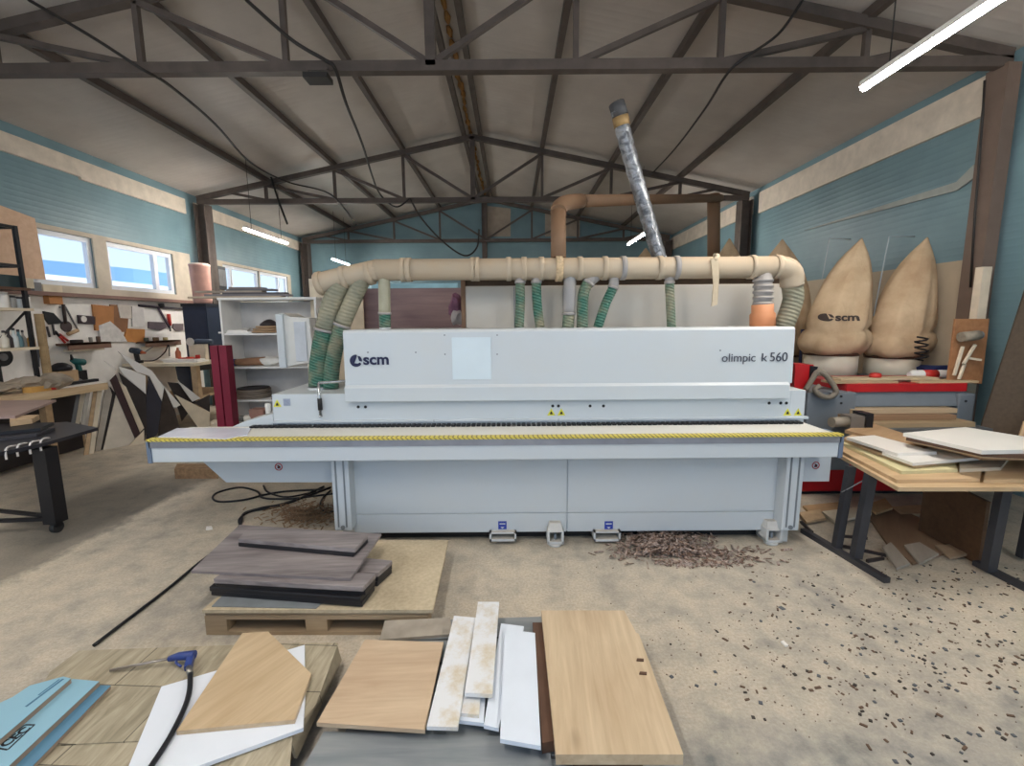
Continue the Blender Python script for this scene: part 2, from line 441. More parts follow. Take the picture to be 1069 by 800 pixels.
# ------------------------------------------------------------------ lights
em = NT('tube_glow'); em.b.inputs['Emission Color'].default_value = (1, .95, .89, 1); em.b.inputs['Emission Strength'].default_value = 136; TUBE = em.m
HOUS = flat('lamp_housing', (225, 222, 215), .5)
WIRE = flat('black_cable', (38, 34, 32), .6)
def tube_lamp(x, y0, y1, z, label):
    t = thing('tube_lamp', label, 'lamp', (x, (y0+y1)/2, z), 'hanging tube lamps')
    part('housing', G().box((x-.028, y0, z+.012), (x+.028, y1, z+.05)), HOUS, t)
    part('diffuser', G().tube([(x, y0+.01, z), (x, y1-.01, z)], .024, 10), TUBE, t)
    zc = ZR - sl*abs(x-XC) - .012
    for y in (y0+.25, y1-.25): part('suspension_wire', G().tube([(x, y, z+.05), (x, y, zc)], .005, 6), WIRE, t)
tube_lamp(2.78, 2.28, 3.83, 3.65, 'long bright tube lamp high above the cluttered board table')
tube_lamp(-5.05, 8.85, 10.5, 3.63, 'bright tube lamp hanging before the blue wall above the windows')
tube_lamp(-5.05, 13.1, 14.4, 3.63, 'far tube lamp glinting just above the left end of the pipe')
tube_lamp(2.85, 9.9, 11.3, 3.68, 'far tube lamp glowing beside the silver flexible duct')
tube_lamp(-5.05, 1.2, 2.75, 3.63, 'added unseen tube lamp over the aisle by the tool bench')  # this lamp and the two below: added out of view to brighten the floor
tube_lamp(-1.15, .1, 1.6, 3.63, 'added unseen tube lamp hanging over the near pallets')
tube_lamp(2.82, -1.6, -.1, 3.63, 'added unseen tube lamp behind the camera, in line with the board table')
# floodlight under the first truss
p = U(332, 82, y=4.9)
t = thing('floodlight', 'small unlit black floodlight on a bracket under the nearest truss', 'lamp', (p.x, 4.9, 4.0))
part('lamp_body', G().cb((p.x, 4.9, p.z), (.24, .16, .05)), WIRE, t)
g = G()
g.box((p.x-.11, 4.89, p.z+.02), (p.x-.09, 4.91, 4.37)).box((p.x+.09, 4.89, p.z+.02), (p.x+.11, 4.91, 4.37)).box((p.x-.11, 4.89, 4.36), (p.x+.11, 4.91, 4.385))
part('bracket', g, STEEL, t)
# ------------------------------------------------------------------ loose cables under the roof
def cable(pix, r, label, name='hanging_cable'):
    solo(name, G().tube(smooth_pts([U(a, b, y=Y) for a, b, Y in pix], 7), r, 6), WIRE, label, 'cable', 'cables under the roof')
cable([(30, 0, 4.86), (95, 38, 4.86), (148, 72, 4.9), (178, 90, 5.3), (225, 130, 6.6), (262, 170, 8.3), (300, 190, 9.9), (345, 203, 10.02), (372, 235, 10.02)], .016, 'black cable running from the roof corner along to the middle truss')
cable([(257, 0, 4.88), (305, 42, 4.88), (338, 62, 4.9), (350, 72, 4.9), (362, 110, 5.4), (378, 150, 7), (395, 200, 9.9), (413, 216, 10.02), (428, 207, 10.03)], .018, 'black cable drooping from the nearest truss toward the middle truss')
cable([(428, 207, 10.03), (440, 228, 10.2), (462, 252, 10.4), (485, 267, 10.6), (498, 258, 10.8), (500, 240, 12)], .02, 'black cable loop sagging in front of the gable post')
cable([(838, 0, 4.86), (812, 36, 4.88), (775, 62, 4.92), (757, 80, 5.1), (735, 115, 6.2), (705, 155, 8), (680, 182, 9.9)], .014, 'black cable crossing the truss beside the silver duct')
cable([(283, 185, 9.98), (291, 210, 9.98), (300, 234, 9.9)], .022, 'short black cable end dangling above the window-side lamp')
solo('wall_conduit', G().tube([U(1028, 84, y=4.98), U(1026, 120, y=4.98), U(1018, 220, y=4.98), U(1013, 300, y=4.98)], .012, 6), WIRE, 'thin dark conduit running down beside the thick column', 'cable')

sd = bpy.data.lights.new('winter_sun', 'SUN'); sd.energy = 1.6; sd.angle = R(20); sd.color = (1, .97, .93)
so = bpy.data.objects.new('winter_sun', sd); COL.objects.link(so); so.location = (30, 20, 40); so.rotation_euler = Vector((-.55, -.3, -.75)).to_track_quat('-Z', 'Y').to_euler()
# ------------------------------------------------------------------ world + colour management
w = bpy.data.worlds.new('world'); scene.world = w; w.use_nodes = True
nt = w.node_tree; bg = nt.nodes['Background']
tc = nt.nodes.new('ShaderNodeTexCoord'); spx = nt.nodes.new('ShaderNodeSeparateXYZ'); nt.links.new(tc.outputs['Generated'], spx.inputs[0])
rp = nt.nodes.new('ShaderNodeValToRGB'); nt.links.new(spx.outputs['Z'], rp.inputs[0])
rp.color_ramp.elements[0].position = 0.0; rp.color_ramp.elements[0].color = (.66, .82, 1.0, 1)
rp.color_ramp.elements[1].position = .5; rp.color_ramp.elements[1].color = (.50, .70, 1.0, 1)
nt.links.new(rp.outputs[0], bg.inputs['Color']); bg.inputs['Strength'].default_value = .72
vs_ = scene.view_settings; scene.display_settings.display_device = 'sRGB'
vs_.view_transform = 'Standard'; vs_.look = 'None'; vs_.gamma = 1; vs_.use_curve_mapping = False; vs_.exposure = 1.0
scene.cycles.use_denoising = True; scene.cycles.max_bounces = 8; scene.cycles.diffuse_bounces = 5
# ------------------------------------------------------------------ edge banding machine
MW = dusty('machine_white', (194, 201, 206), (205, 192, 168), .22, .45, 2.2, .45)
MW2 = dusty('machine_white_dusty', (200, 204, 206), (190, 172, 145), .55, .5, 3)
DARK = flat('black_rubber', (30, 30, 32), .6)
NAVY = flat('navy_print', (28, 32, 66), .5, var=.02)
GREYM = flat('grey_metal', (128, 134, 140), .4, .3, var=.08)
YELL = flat('warning_yellow', (214, 208, 60), .5, var=.05)
BLUEST = flat('blue_sticker', (40, 62, 158), .5, var=.05)
REDST = flat('red_print', (170, 52, 50), .5, var=.05)
SEAM = flat('seam_grey', (110, 116, 122), .7)
YR_, YBASE, YSK, YH = 3.35, 3.60, 3.76, 3.72
mc = thing('edge_banding_machine', 'long white edge banding machine standing across the middle of the workshop', 'machine', (0, 4.2, 0))
# rail beam
a = U(152.5, 460, y=YR_); b_ = U(881, 452.5, y=YR_); zt = (a.z+b_.z)/2; zl = U(152.5, 484, y=YR_).z; zl = (zl + U(879, 476.5, y=YR_).z)/2
XA, XB = a.x, b_.x
part('front_rail', G().box((XA+.03, YR_, zl), (XB-.03, YR_+.20, zt-.045)), MW, mc, bev=.004)
part('rail_track', G().box((XA+.02, YR_-.008, zt-.065), (XB-.02, YR_+.06, zt-.012)), flat('aluminium_track', (150, 152, 160), .35, .5), mc)
for x0, x1 in ((XA, XA+.03), (XB-.03, XB)):
    part('rail_end_cap', G().box((x0, YR_-.008, zl-.005), (x1, YR_+.21, zt-.008)), flat('blue_grey_cap', (104, 118, 138), .5), mc)
# hazard strip: slanted yellow and black bands
m = NT('hazard_strip'); v = m.co(world=True); sp = m.n('ShaderNodeSeparateXYZ'); m.l(v, sp.inputs[0])
s_ = m.math('SINE', m.math('MULTIPLY', m.math('ADD', sp.outputs['X'], m.math('MULTIPLY', sp.outputs['Z'], 1.2)), 2*math.pi/.036))
m.col(m.ramp(s_, [(.42, lin((214, 196, 88))), (.6, lin((140, 126, 70)))])); 
part('hazard_strip', G().box((XA+.01, YR_-.016, zt-.014), (XB-.01, YR_+.05, zt+.003)), m.fin(.5), mc, 'yellow hazard strip along the rail edge')
part('work_table', G().box((XA+.05, YR_+.05, zt-.04), (XB-.05, YSK, zt)), dusty('table_top', (214, 214, 210), (206, 194, 170), .3), mc)
# chain conveyor: pads
g = G(); zc = zt+.002; xa2 = U(262, 446, y=YSK-.05).x; xb2 = U(838, 443, y=YSK-.05).x
n = 110
for i in range(n):
    x = xa2 + (xb2-xa2)*i/n; g.box((x, YSK-.075, zc), (x+(xb2-xa2)/n*.72, YSK-.01, zc+.016))
part('chain_conveyor', g, DARK, mc)
# lower skirt body with seam, screws
xs0, xs1 = U(284, 420, y=YSK).x, U(841, 415, y=YSK).x
zs1 = U(320, 411.5, y=YSK).z; zs2 = U(832, 407.5, y=YSK).z
zs_lo = zt+.03
zsm = U(560, 437, y=YSK).z
part('body', G().box((xs0, YSK, zt-.03), (xs1-.11, YSK+.75, zs1)).box((xs1-.13, YSK-.002, zt-.03), (xs1, YSK+.70, zs2)), MW, mc, bev=.006)
part('lower_strip', G().box((xs0-.0, YSK-.018, zs_lo), (xs1+.03, YSK+.02, zsm)), MW, mc, bev=.003)
for px, py in ((374, 425), (381.5, 425), (577, 424), (583, 424), (616, 424), (630, 424), (803, 421), (815, 421), (821, 421)):
    q_ = U(px, py, y=YSK-.005); part('screw_hole', fdisc(G(), (q_.x, YSK-.004, q_.z), .013), DARK, mc)
g = G()
for px in (453, 583): g.box((U(px, 440, y=YSK-.018).x-.002, YSK-.0195, zs_lo), (U(px, 440, y=YSK-.018).x+.002, YSK-.017, zsm))
part('strip_seam', g, SEAM, mc)
# tiny maker lettering strips
g = G()
for px in (294, 340, 438, 472, 530, 575, 609, 716, 826):
    c_ = U(px, 443.5, y=YSK-.02)
    for q in range(5): g.box((c_.x-.035+q*.014, YSK-.0205, c_.z-.005), (c_.x-.035+q*.014+.010, YSK-.018, c_.z+.005))
part('small_print', g, NAVY, mc)
def tri(px, py, r, y):
    c_ = U(px, py, y=y); Y = y
    s = part('warning_sticker', G().prism([(c_.x-r, Y, c_.z-r*.8), (c_.x+r, Y, c_.z-r*.8), (c_.x, Y, c_.z+r)], (0, -.003, 0)), YELL, mc, 'yellow warning triangle')
    part('symbol', G().prism([(c_.x-r*.4, Y-.003, c_.z-r*.5), (c_.x+r*.4, Y-.003, c_.z-r*.5), (c_.x+r*.2, Y-.003, c_.z+.05*r), (c_.x, Y-.003, c_.z+r*.3), (c_.x-r*.2, Y-.003, c_.z+.05*r)], (0, -.0015, 0)), DARK, s)
tri(289.5, 421.5, .034, YSK-.001); tri(575.5, 430.5, .034, YSK-.001); tri(586, 430.5, .034, YSK-.001); tri(822, 430.5, .034, YSK-.003); tri(833, 430.5, .034, YSK-.003)
c_ = U(299.5, 420, y=YSK)
part('label_plate', G().box((c_.x-.03, YSK-.002, c_.z-.03), (c_.x+.03, YSK, c_.z+.03)).bar((c_.x-.02, YSK-.004, c_.z-.02), (c_.x+.02, YSK-.004, c_.z+.02), .006, .003).bar((c_.x-.02, YSK-.004, c_.z+.02), (c_.x+.02, YSK-.004, c_.z-.02), .006, .003), flat('pale_print', (150, 158, 176), .5), mc)
# side wedge at the infeed
xw0, xw1 = U(243, 447, y=YSK).x, xs0
part('infeed_wedge', G().prism([(xw0, YSK-.01, zt), (xw1, YSK-.01, zt), (xw1, YSK-.01, U(284, 432, y=YSK).z), (xw0+.12, YSK-.01, zt+.05)], (0, .5, 0)), MW, mc, bev=.004)
# hood
xh0, xh1 = U(359, 380, y=YH).x, U(828.5, 380, y=YH).x
zh1 = U(594, 343, y=YH).z; zh0 = U(594, 417.5, y=YH).z; zlip = U(594, 402, y=YH).z
part('hood', G().prism([(xh0, YH, zlip), (xh0, YH+.01, zh1-.02), (xh0, YH+.03, zh1), (xh0, YH+.8, zh1), (xh0, YH+.8, zs1-.02), (xh0, YH+.05, zs1-.02), (xh0, YH+.02, zlip)], (xh1-xh0, 0, 0)), MW, mc, bev=.005)
part('hood_lip', G().prism([(xh0, YH, zlip+.012), (xh0, YH-.025, zlip-.01), (xh0, YH-.022, zh0), (xh0, YH+.03, zh0), (xh0, YH+.03, zlip+.012)], (xh1-xh0-.03, 0, 0)), MW, mc, bev=.003)
p0, p1 = U(471.5, 352.5, y=YH), U(513, 396, y=YH)
part('blank_plate', G().box((p0.x, YH-.004, p1.z), (p1.x, YH+.004, p0.z)), flat('pale_blue_plate', (206, 219, 226), .35, var=.02), mc)
for px, py in ((464, 350), (519, 350), (464.5, 370), (519, 370), (434, 368), (384, 368), (752, 366)):
    c_ = U(px, py, y=YH); part('hood_screw', fdisc(G(), (c_.x, YH+.004, c_.z), .006, th=.006, seg=8), SEAM, mc)
# maker's mark: dark disc with a white sail cut in it, then lettering
c_ = U(371.6, 376.8, y=YH); rr_ = U(378, 377, y=YH).x - c_.x
g = G()
def ang_poly(g, c, r, a0, a1, holes=None): pass
yy = YH-.0005
cx_, cz_ = c_.x, c_.z
def P2(u, v_): return (cx_+u*rr_, yy, cz_+v_*rr_)
# left/lower crescent
arc = [(math.cos(R(t)), math.sin(R(t))) for t in range(80, 331, 10)]
g.prism([P2(u, v_) for u, v_ in arc] + [P2(.62, -.30), P2(.25, -.46), P2(-.28, -.40), P2(.22, .78)], (0, -.0025, 0))
# right piece of the sail
arc = [(math.cos(R(t)), math.sin(R(t))) for t in range(-8, 56, 8)]
g.prism([P2(u, v_) for u, v_ in arc] + [P2(.32, .80), P2(.52, -.02)], (0, -.0025, 0))
part('emblem', g, NAVY, mc)
tz = U(388, 380.5, y=YH); x2 = U(406, 380, y=YH).x
part('lettering', put_text(G(), 'scm', .125, (U(379.4, 380, y=YH).x, YH-.001, tz.z), (1, 0, 0), (0, 0, 1), .0012, .0035, x2-U(379.4, 380, y=YH).x), NAVY, mc, 'dark blue lettering reading scm')
tz = U(780, 377.5, y=YH)
xa_, xb_ = U(753.5, 377, y=YH).x, U(788.5, 376, y=YH).x
TXM = flat('grey_print', (70, 72, 84), .5)
part('model_lettering', put_text(G(), 'olimpic', .098, (xa_, YH-.001, tz.z), (1, 0, 0), (0, 0, 1), .0012, .0002, xb_-xa_), TXM, mc, 'grey lettering reading olimpic')
g = put_text(G(), 'k', .098, (U(795, 377, y=YH).x, YH-.001, tz.z), (1, 0, 0), (0, 0, 1), .0012, .0002, U(801, 377, y=YH).x-U(795, 377, y=YH).x)
put_text(g, '560', .106, (U(803.5, 377, y=YH).x, YH-.001, tz.z), (1, 0, 0), (0, 0, 1), .0012, .0002, U(822, 376, y=YH).x-U(803.5, 377, y=YH).x)
part('model_lettering', g, TXM, mc, 'grey lettering reading k 560')
# lever with black grip
q0, q1 = U(332.5, 400, y=YSK-.03), U(331.5, 434, y=YSK-.03)
lv = part('lever', G().tube([(q0.x, YSK-.03, q0.z), (q0.x, YSK-.03, q1.z)], .012, 8).tube([(q0.x, YSK-.03, q0.z), (q0.x+.28, YSK+.10, q0.z+.005)], .012, 8).tube([(q0.x, YSK-.03, q1.z), (q0.x, YSK-.03, q1.z-.01)], .016, 8), flat('chrome', (190, 190, 190), .25, .9), mc)
zg = U(332, 416, y=YSK-.03).z
part('grip', G().tube([(q0.x, YSK-.03, zg), (q0.x, YSK-.03, zg-.10)], .019, 10), DARK, lv)
# base cabinet
xb0, xb1 = U(365, 540, y=YBASE).x, U(817, 540, y=YBASE).x
zb0 = U(590, 554.5, y=YBASE).z
part('base_cabinet', G().box((xb0, YBASE, zb0), (xb1, YBASE+.9, zt-.05)), MW, mc, bev=.003)
part('base_gap_shade', G().box((xb0+.08, YBASE+.09, .005), (xb1-.05, YBASE+.85, zb0)), DARK, mc)  # black block paints the shade in the gap under the cabinet
xm = U(592, 510, y=YBASE).x; zsp = U(592, 535, y=YBASE).z
for x0, x1 in ((xb0+.03, xm-.004), (xm+.004, xb1-.005)):
    part('front_panel', G().box((x0, YBASE-.012, zsp+.005), (x1, YBASE+.01, zt-.2)), MW, mc, bev=.003)
    part('plinth_panel', G().box((x0, YBASE-.012, zb0), (x1, YBASE+.01, zsp-.003)), MW, mc, bev=.003)
for px in (524.5, 635.5):
    c_ = U(px, 548.5, y=YBASE-.013)
    s = part('blue_sticker', G().box((c_.x-.035, YBASE-.015, c_.z-.035), (c_.x+.035, YBASE-.012, c_.z+.035)), BLUEST, mc, 'small square blue sticker')
    part('print', G().box((c_.x-.024, YBASE-.0165, c_.z+.008), (c_.x+.024, YBASE-.015, c_.z+.018)).prism([(c_.x-.016, YBASE-.015, c_.z-.014), (c_.x+.016, YBASE-.015, c_.z-.014), (c_.x, YBASE-.015, c_.z-.030)], (0, -.0015, 0)), MW, s)
# overhanging feed beams under the rail
yb = YBASE-.02
part('feed_beam', G().prism([(U(200, 478, y=yb).x, yb, zl+.02), (U(236, 504, y=yb).x, yb, U(236, 504, y=yb).z), (xb0+.02, yb, U(350, 504, y=yb).z), (xb0+.02, yb, zl+.02)], (0, .4, 0)), MW, mc, bev=.004)
part('feed_beam', G().box((xb1-.02, yb, U(860, 503, y=yb).z), (U(867, 490, y=yb).x, yb+.4, zl+.02)), MW, mc, bev=.004)
def nosign(px, py):
    c_ = U(px, py, y=yb); g = G()
    for k in range(16):
        a0, a1 = 2*math.pi*k/16, 2*math.pi*(k+1)/16
        g.prism([(c_.x+math.cos(t)*r, yb-.001, c_.z+math.sin(t)*r) for t, r in ((a0, .032), (a1, .032), (a1, .025), (a0, .025))], (0, -.002, 0))
    g.bar((c_.x-.02, yb-.003, c_.z+.02), (c_.x+.02, yb-.003, c_.z-.02), .006, .002)
    s = part('prohibition_sticker', g, REDST, mc, 'round red and black prohibition sign')
    part('symbol', G().prism([(c_.x-.012, yb-.001, c_.z-.014), (c_.x+.012, yb-.001, c_.z-.014), (c_.x+.014, yb-.001, c_.z+.004), (c_.x-.004, yb-.001, c_.z+.016)], (0, -.0015, 0)), DARK, s)
nosign(291, 487.5); nosign(851.5, 486)
# slanted support legs
for (xt, xbo) in ((355.5, 359.5), (829, 823)):
    t0 = U(xt, 486, y=YR_+.14); b0 = U(xbo, 553, y=YBASE-.11)
    w = .07; g = G()
    g.prism([(t0.x-w, YR_+.12, zl), (t0.x+w, YR_+.12, zl), (b0.x+w, YBASE-.13, b0.z), (b0.x-w, YBASE-.13, b0.z)], (0, .13, 0))
    lg = part('support_leg', g, MW, mc, bev=.006)
    for s in (-.035, .03): part('groove', G().bar((t0.x+s, YR_+.118, zl-.02), (b0.x+s, YBASE-.132, b0.z+.03), .012, .006, (0, 1, 0)), GREYM, lg)
    part('bolt', fdisc(G(), (b0.x, YBASE-.132, b0.z+.03), .018, th=.008), GREYM, lg)
    part('foot_plate', G().box((b0.x-.05, YBASE-.03, 0), (b0.x+.05, YBASE+.05, b0.z)), MW2, mc)
# fork pockets and feet
for px in (525, 634):
    g = G(); y = YBASE-.06
    x0, x1 = U(px-14, 560, y=y).x, U(px+14, 560, y=y).x; z0, z1 = U(px, 565.5, y=y).z, zb0+.02; z0 = max(z0, .002)
    for a_, b2 in (((x0, y, z0), (x1, y+.5, z0+.02)), ((x0, y, z1-.012), (x1, y+.5, z1)), ((x0, y, z0), (x0+.015, y+.5, z1)), ((x1-.015, y, z0), (x1, y+.5, z1))): g.box(a_, b2)
    part('fork_pocket', g, MW2, mc)
for px, py in ((580, 573), (808, 570)):
    y = YBASE-.10 ; c_ = U(px, py, y=y); g = G(); w = .068; zz = .175
    g.box((c_.x-w, y, .03), (c_.x-w+.02, y+.16, zz-.03)).box((c_.x+w-.02, y, .03), (c_.x+w, y+.16, zz-.03)).box((c_.x-w, y, .025), (c_.x+w, y+.16, .05))
    g.prism([(c_.x-w, y, zz-.045), (c_.x+w, y, zz-.045), (c_.x+w*.7, y+.04, zz+.02), (c_.x-w*.7, y+.04, zz+.02)], (0, .12, 0))
    ft = part('levelling_foot', g, MW2, mc, bev=.004)
    part('screw', G().tube([(c_.x, y+.05, .02), (c_.x, y+.05, .10)], .014, 8), GREYM, ft)
    part('pad', G().lathe([(.055, 0), (.055, .018), (.03, .028)], (c_.x, y+.05, 0), 14), MW2, ft)
# rear extraction cover behind the hood
YC = 4.42
x0, x1 = U(486, 320, y=YC).x, U(830, 320, y=YC).x; z1 = U(650, 297.5, y=YC).z
part('rear_cover', G().box((x0, YC, 1.3), (x1-.02, YC+.5, z1)), dusty('cover_grey', (196, 190, 180), (188, 168, 140), .5, .6), mc, bev=.006)
zr = U(650, 291.5, y=YC).z
part('cover_top', G().box((x0-.03, YC-.02, zr), (x1, YC+.52, zr+.03)), dusty('dusty_top', (196, 170, 138), (200, 176, 142), .6), mc)
part('cover_gap', G().box((x0, YC+.03, z1), (x1-.03, YC+.48, zr)), flat('gap_brown', (92, 76, 62), .8), mc)
part('cover_end', G().box((x0-.04, YC-.015, 1.5), (x0, YC+.5, zr)), flat('brown_end', (120, 92, 70), .7), mc)
g = G()
for px in (537, 588): 
    c_ = U(px, 320, y=YC); g.box((c_.x-.004, YC-.004, 1.7), (c_.x+.004, YC, z1-.01))
part('cover_seam', g, SEAM, mc)
# operator console beside the infeed, seen from its side
Y = 4.75
c0, c1 = U(289, 328, y=Y), U(328, 382, y=Y)
co = part('control_console', G().prism([(c0.x, Y, c0.z), (c0.x+.07, Y-.02, c0.z+.01), (c0.x+.14, Y, c0.z-.03), (c1.x-.02, Y, c0.z-.04), (c1.x, Y, c1.z+.04), (c0.x+.12, Y, c1.z), (c0.x+.06, Y, c1.z-.02)], (0, .35, 0)), dusty('console_white', (214, 214, 210), (198, 184, 160), .3), mc, 'pale grey console box', bev=.01)
part('console_rim', G().box((c0.x-.005, Y-.03, c1.z-.02), (c0.x+.07, Y+.01, c0.z)), MW, co, bev=.008)
part('console_lid', G().box((c0.x+.17, Y-.012, c1.z+.05), (c1.x-.06, Y+.004, c0.z-.08)), flat('lid_grey', (198, 202, 208), .5), co, bev=.004)
part('console_arm', G().bar((c1.x-.05, Y+.1, c1.z+.05), (c1.x-.05, Y+.1, .9), .07), MW2, mc)
part('console_bracket', G().box((c1.x-.06, Y-.02, c1.z-.12), (c1.x+.0, Y+.06, c1.z+.02)), flat('cream_bracket', (212, 200, 180), .6), mc)

# ------------------------------------------------------------------ dust pipes above the machine
PIPE = dusty('dusty_pipe', (180, 166, 146), (190, 164, 132), .7, .7, 5)
PIPEG = dusty('grey_pipe', (150, 148, 148), (188, 168, 140), .5, .6, 5)
m = NT('green_spiral_hose'); v = m.co(); sp = m.n('ShaderNodeSeparateXYZ'); m.l(v, sp.inputs[0])
s_ = m.math('SINE', m.math('MULTIPLY', m.math('ADD', sp.outputs['Z'], m.math('MULTIPLY', sp.outputs['X'], .35)), 2*math.pi/.026))
nn = m.noise(v, 6, 5)
c = m.ramp(s_, [(.35, lin((40, 92, 78))), (.62, lin((82, 128, 110)))])
c = m.mix(m.math('MULTIPLY', m.math('SUBTRACT', nn, .42, True), 3.2, True), c, lin((146, 138, 114)))
m.col(c); m.bump(s_, .5, .008); HGREEN = m.fin(.5)
m = NT('dusty_spiral_hose'); v = m.co(); sp = m.n('ShaderNodeSeparateXYZ'); m.l(v, sp.inputs[0])
s_ = m.math('SINE', m.math('MULTIPLY', m.math('ADD', sp.outputs['Z'], m.math('MULTIPLY', sp.outputs['X'], .35)), 2*math.pi/.034))
c = m.ramp(m.noise(v, 5, 5), [(.3, lin((120, 122, 106))), (.7, lin((160, 152, 128)))]); m.col(c); m.bump(s_, .4, .006); HDUST = m.fin(.65)
ORANGE = dusty('orange_coupling', (196, 128, 88), (206, 164, 124), .4, .6)
YP = 4.08
du = thing('dust_pipe', 'long dusty beige dust pipe with hoses running along the top of the white machine', 'dust pipe', (0, YP, 1.8))
def PP(px, py, y=YP): return U(px, py, y=y)
rp = .093
zmain = PP(600, 280.5).z
pL = PP(392, 285); pL.z = zmain-.0
part('main_pipe', G().tube([(pL.x, YP, zmain), (PP(812, 278).x, YP, zmain)], rp, 20), PIPE, du)
part('bent_pipe', G().tube(smooth_pts([PP(331, 297), PP(352, 291.5), PP(375, 286.5), (pL.x+.02, YP, zmain)], 4), rp, 20), PIPE, du)
e = smooth_pts([(PP(808, 278).x, YP, zmain), (PP(818, 278).x, YP, zmain-.006), (PP(826.5, 283).x, YP+.01, zmain-.05), (PP(829, 295).x, YP+.03, zmain-.16)], 5)
part('elbow', G().tube(e, rp*1.03, 20), PIPE, du)
part('drop_hose', G().tube(smooth_pts([(PP(829, 294).x, YP+.03, zmain-.15), PP(828, 312, YP+.04), PP(822, 331, YP+.06), PP(817, 343, YP+.08)], 5), .085, 16), HDUST, du)
for px in (334, 360, 386, 421, 427, 494, 498, 531, 547, 565, 605, 631, 650, 688, 705, 784, 810):
    q = PP(px, 280); zc_ = zmain
    if px < 388:
        q = {334: PP(335, 296), 360: PP(360, 290), 386: PP(386, 285.3)}[px]; zc_ = q.z
    d = Vector((1, 0, .22 if px < 388 else 0)).normalized()*.022
    part('collar', G().tube([(q.x-d.x, YP, zc_-d.z), (q.x+d.x, YP, zc_+d.z)], rp+.011, 20), PIPEG if px in (705, 650) else PIPE, du)
part('foam_seal', G().tube([(PP(580, 280).x, YP, zmain), (PP(587, 280).x, YP, zmain)], rp+.02, 14), flat('foam', (196, 172, 138), .9, var=.3, scale=40), du)
def hose(pts, r, split=None, mats=(PIPEG, HGREEN), top=None):
    """one drop: upper sleeve then green spiral hose, with a clamp where they meet and a stub below"""
    P = smooth_pts(pts, 6); k = int(len(P)*split) if split else 0
    h = part('hose', G().tube(P[k:], r, 14), mats[1], du, 'green spiral hose' if mats[1] is HGREEN else None)
    if split:
        part('sleeve', G().tube(P[:k+1], r*1.04, 14), mats[0], du)
        d = (P[k+1]-P[k]).normalized()*.012
        part('clamp', G().tube([P[k]-d, P[k]+d], r*1.15, 14), PIPEG, h)
    q = P[-1]; part('stub', G().tube([q, q-Vector((0, 0, .05))], r*1.02, 14), MW, h)
HY = YP+.02
hose([PP(356, 297), PP(346, 318), PP(338, 350), PP(333, 380), PP(332, 404, 4.05)], .082, .46, (HDUST, HGREEN))
hose([PP(378, 292), PP(368, 314), PP(355, 345), PP(347, 378), PP(345, 406, 4.05)], .070, .46, (HDUST, HGREEN))
hose([PP(401, 290), PP(401.5, 318), PP(402, 342)], .05, .66, (flat('clear_hose', (164, 160, 138), .4), HGREEN))
hose([PP(543, 286), PP(543, 300), PP(543, 318), PP(542, 342)], .042, .25)
hose([PP(560, 286), PP(560, 300), PP(561, 320), PP(564, 342)], .042, .25)
hose([PP(595, 286), PP(594.5, 310), PP(593, 342)], .052, .70)
hose([PP(622, 288), PP(613, 297), PP(608.5, 312), PP(608, 342)], .050, .3)
hose([PP(641, 287), PP(640, 300), PP(632, 318), PP(624, 342)], .042, .35)
hose([PP(699, 284), PP(699, 298), PP(700, 320), PP(701, 342)], .040, .28)
hs = part('ribbed_hose', G().tube([PP(797, 282), PP(796.5, 300), PP(796, 319)], .074, 18), PIPEG, du)
for py in (293, 299, 305, 311, 317):
    q = PP(796.5, py); part('rib_ring', G().tube([q-Vector((0, 0, .012)), q+Vector((0, 0, .012))], .084, 18), PIPEG, hs)
oc = part('orange_coupling', G().tube([PP(796, 318), PP(796, 326), PP(796, 328), PP(796, 342)], [.09, .09, .105, .105], 18), ORANGE, du, 'orange coupling')
part('clip', G().box((PP(790, 341).x, YP-.12, PP(790, 341).z-.03), (PP(800, 341).x, YP-.1, PP(790, 341).z+.0)), GREYM, oc)
# rag on the pipe
g = G(); q = [PP(742, 270, YP-.10), PP(750, 271, YP-.10), PP(751, 290, YP-.10), PP(749, 318, YP-.09), PP(743, 320, YP-.09), PP(745, 296, YP-.10)]
g.prism(q, (0, .012, 0)); g.tube(smooth_pts([PP(746, 272, YP-.09), (PP(746, 270).x, YP-.06, zmain+.09), (PP(746, 270).x, YP, zmain+.103)], 4), .02, 6)
solo('rag', g, flat('dirty_cloth', (196, 180, 154), .9), 'dirty pale rag strip hanging over the dust pipe', 'rag')
# riser and rust-brown duct
RUST = dusty('rust_brown_pipe', (124, 98, 76), (150, 112, 82), .5, .7, 4)
t = thing('riser_pipe', 'brown riser duct rising from the dust pipe and bending along the middle truss', 'duct', (PP(583, 270).x, YP, zmain))
A = U(583, 273, y=YP+.02); B = U(583, 222, y=4.3); 
part('vertical_pipe', G().tube([(A.x, YP+.02, zmain+.08), B], .068, 16), RUST, t)
E = smooth_pts([B, U(584, 217, y=4.4), U(591, 212, y=4.6), U(606, 210, y=5.0)], 5)
part('elbow', G().tube(E, .075, 16), RUST, t)
Z2 = U(745, 203, y=8.2)
part('horizontal_pipe', G().tube([U(604, 210, y=4.98), U(690, 208, y=6.6), U(752, 207, y=8.2)], .066, 16), RUST, t)
part('drop_pipe', G().tube([U(745, 203, y=8.2), U(745, 275, y=8.2)], .105, 16), RUST, t)
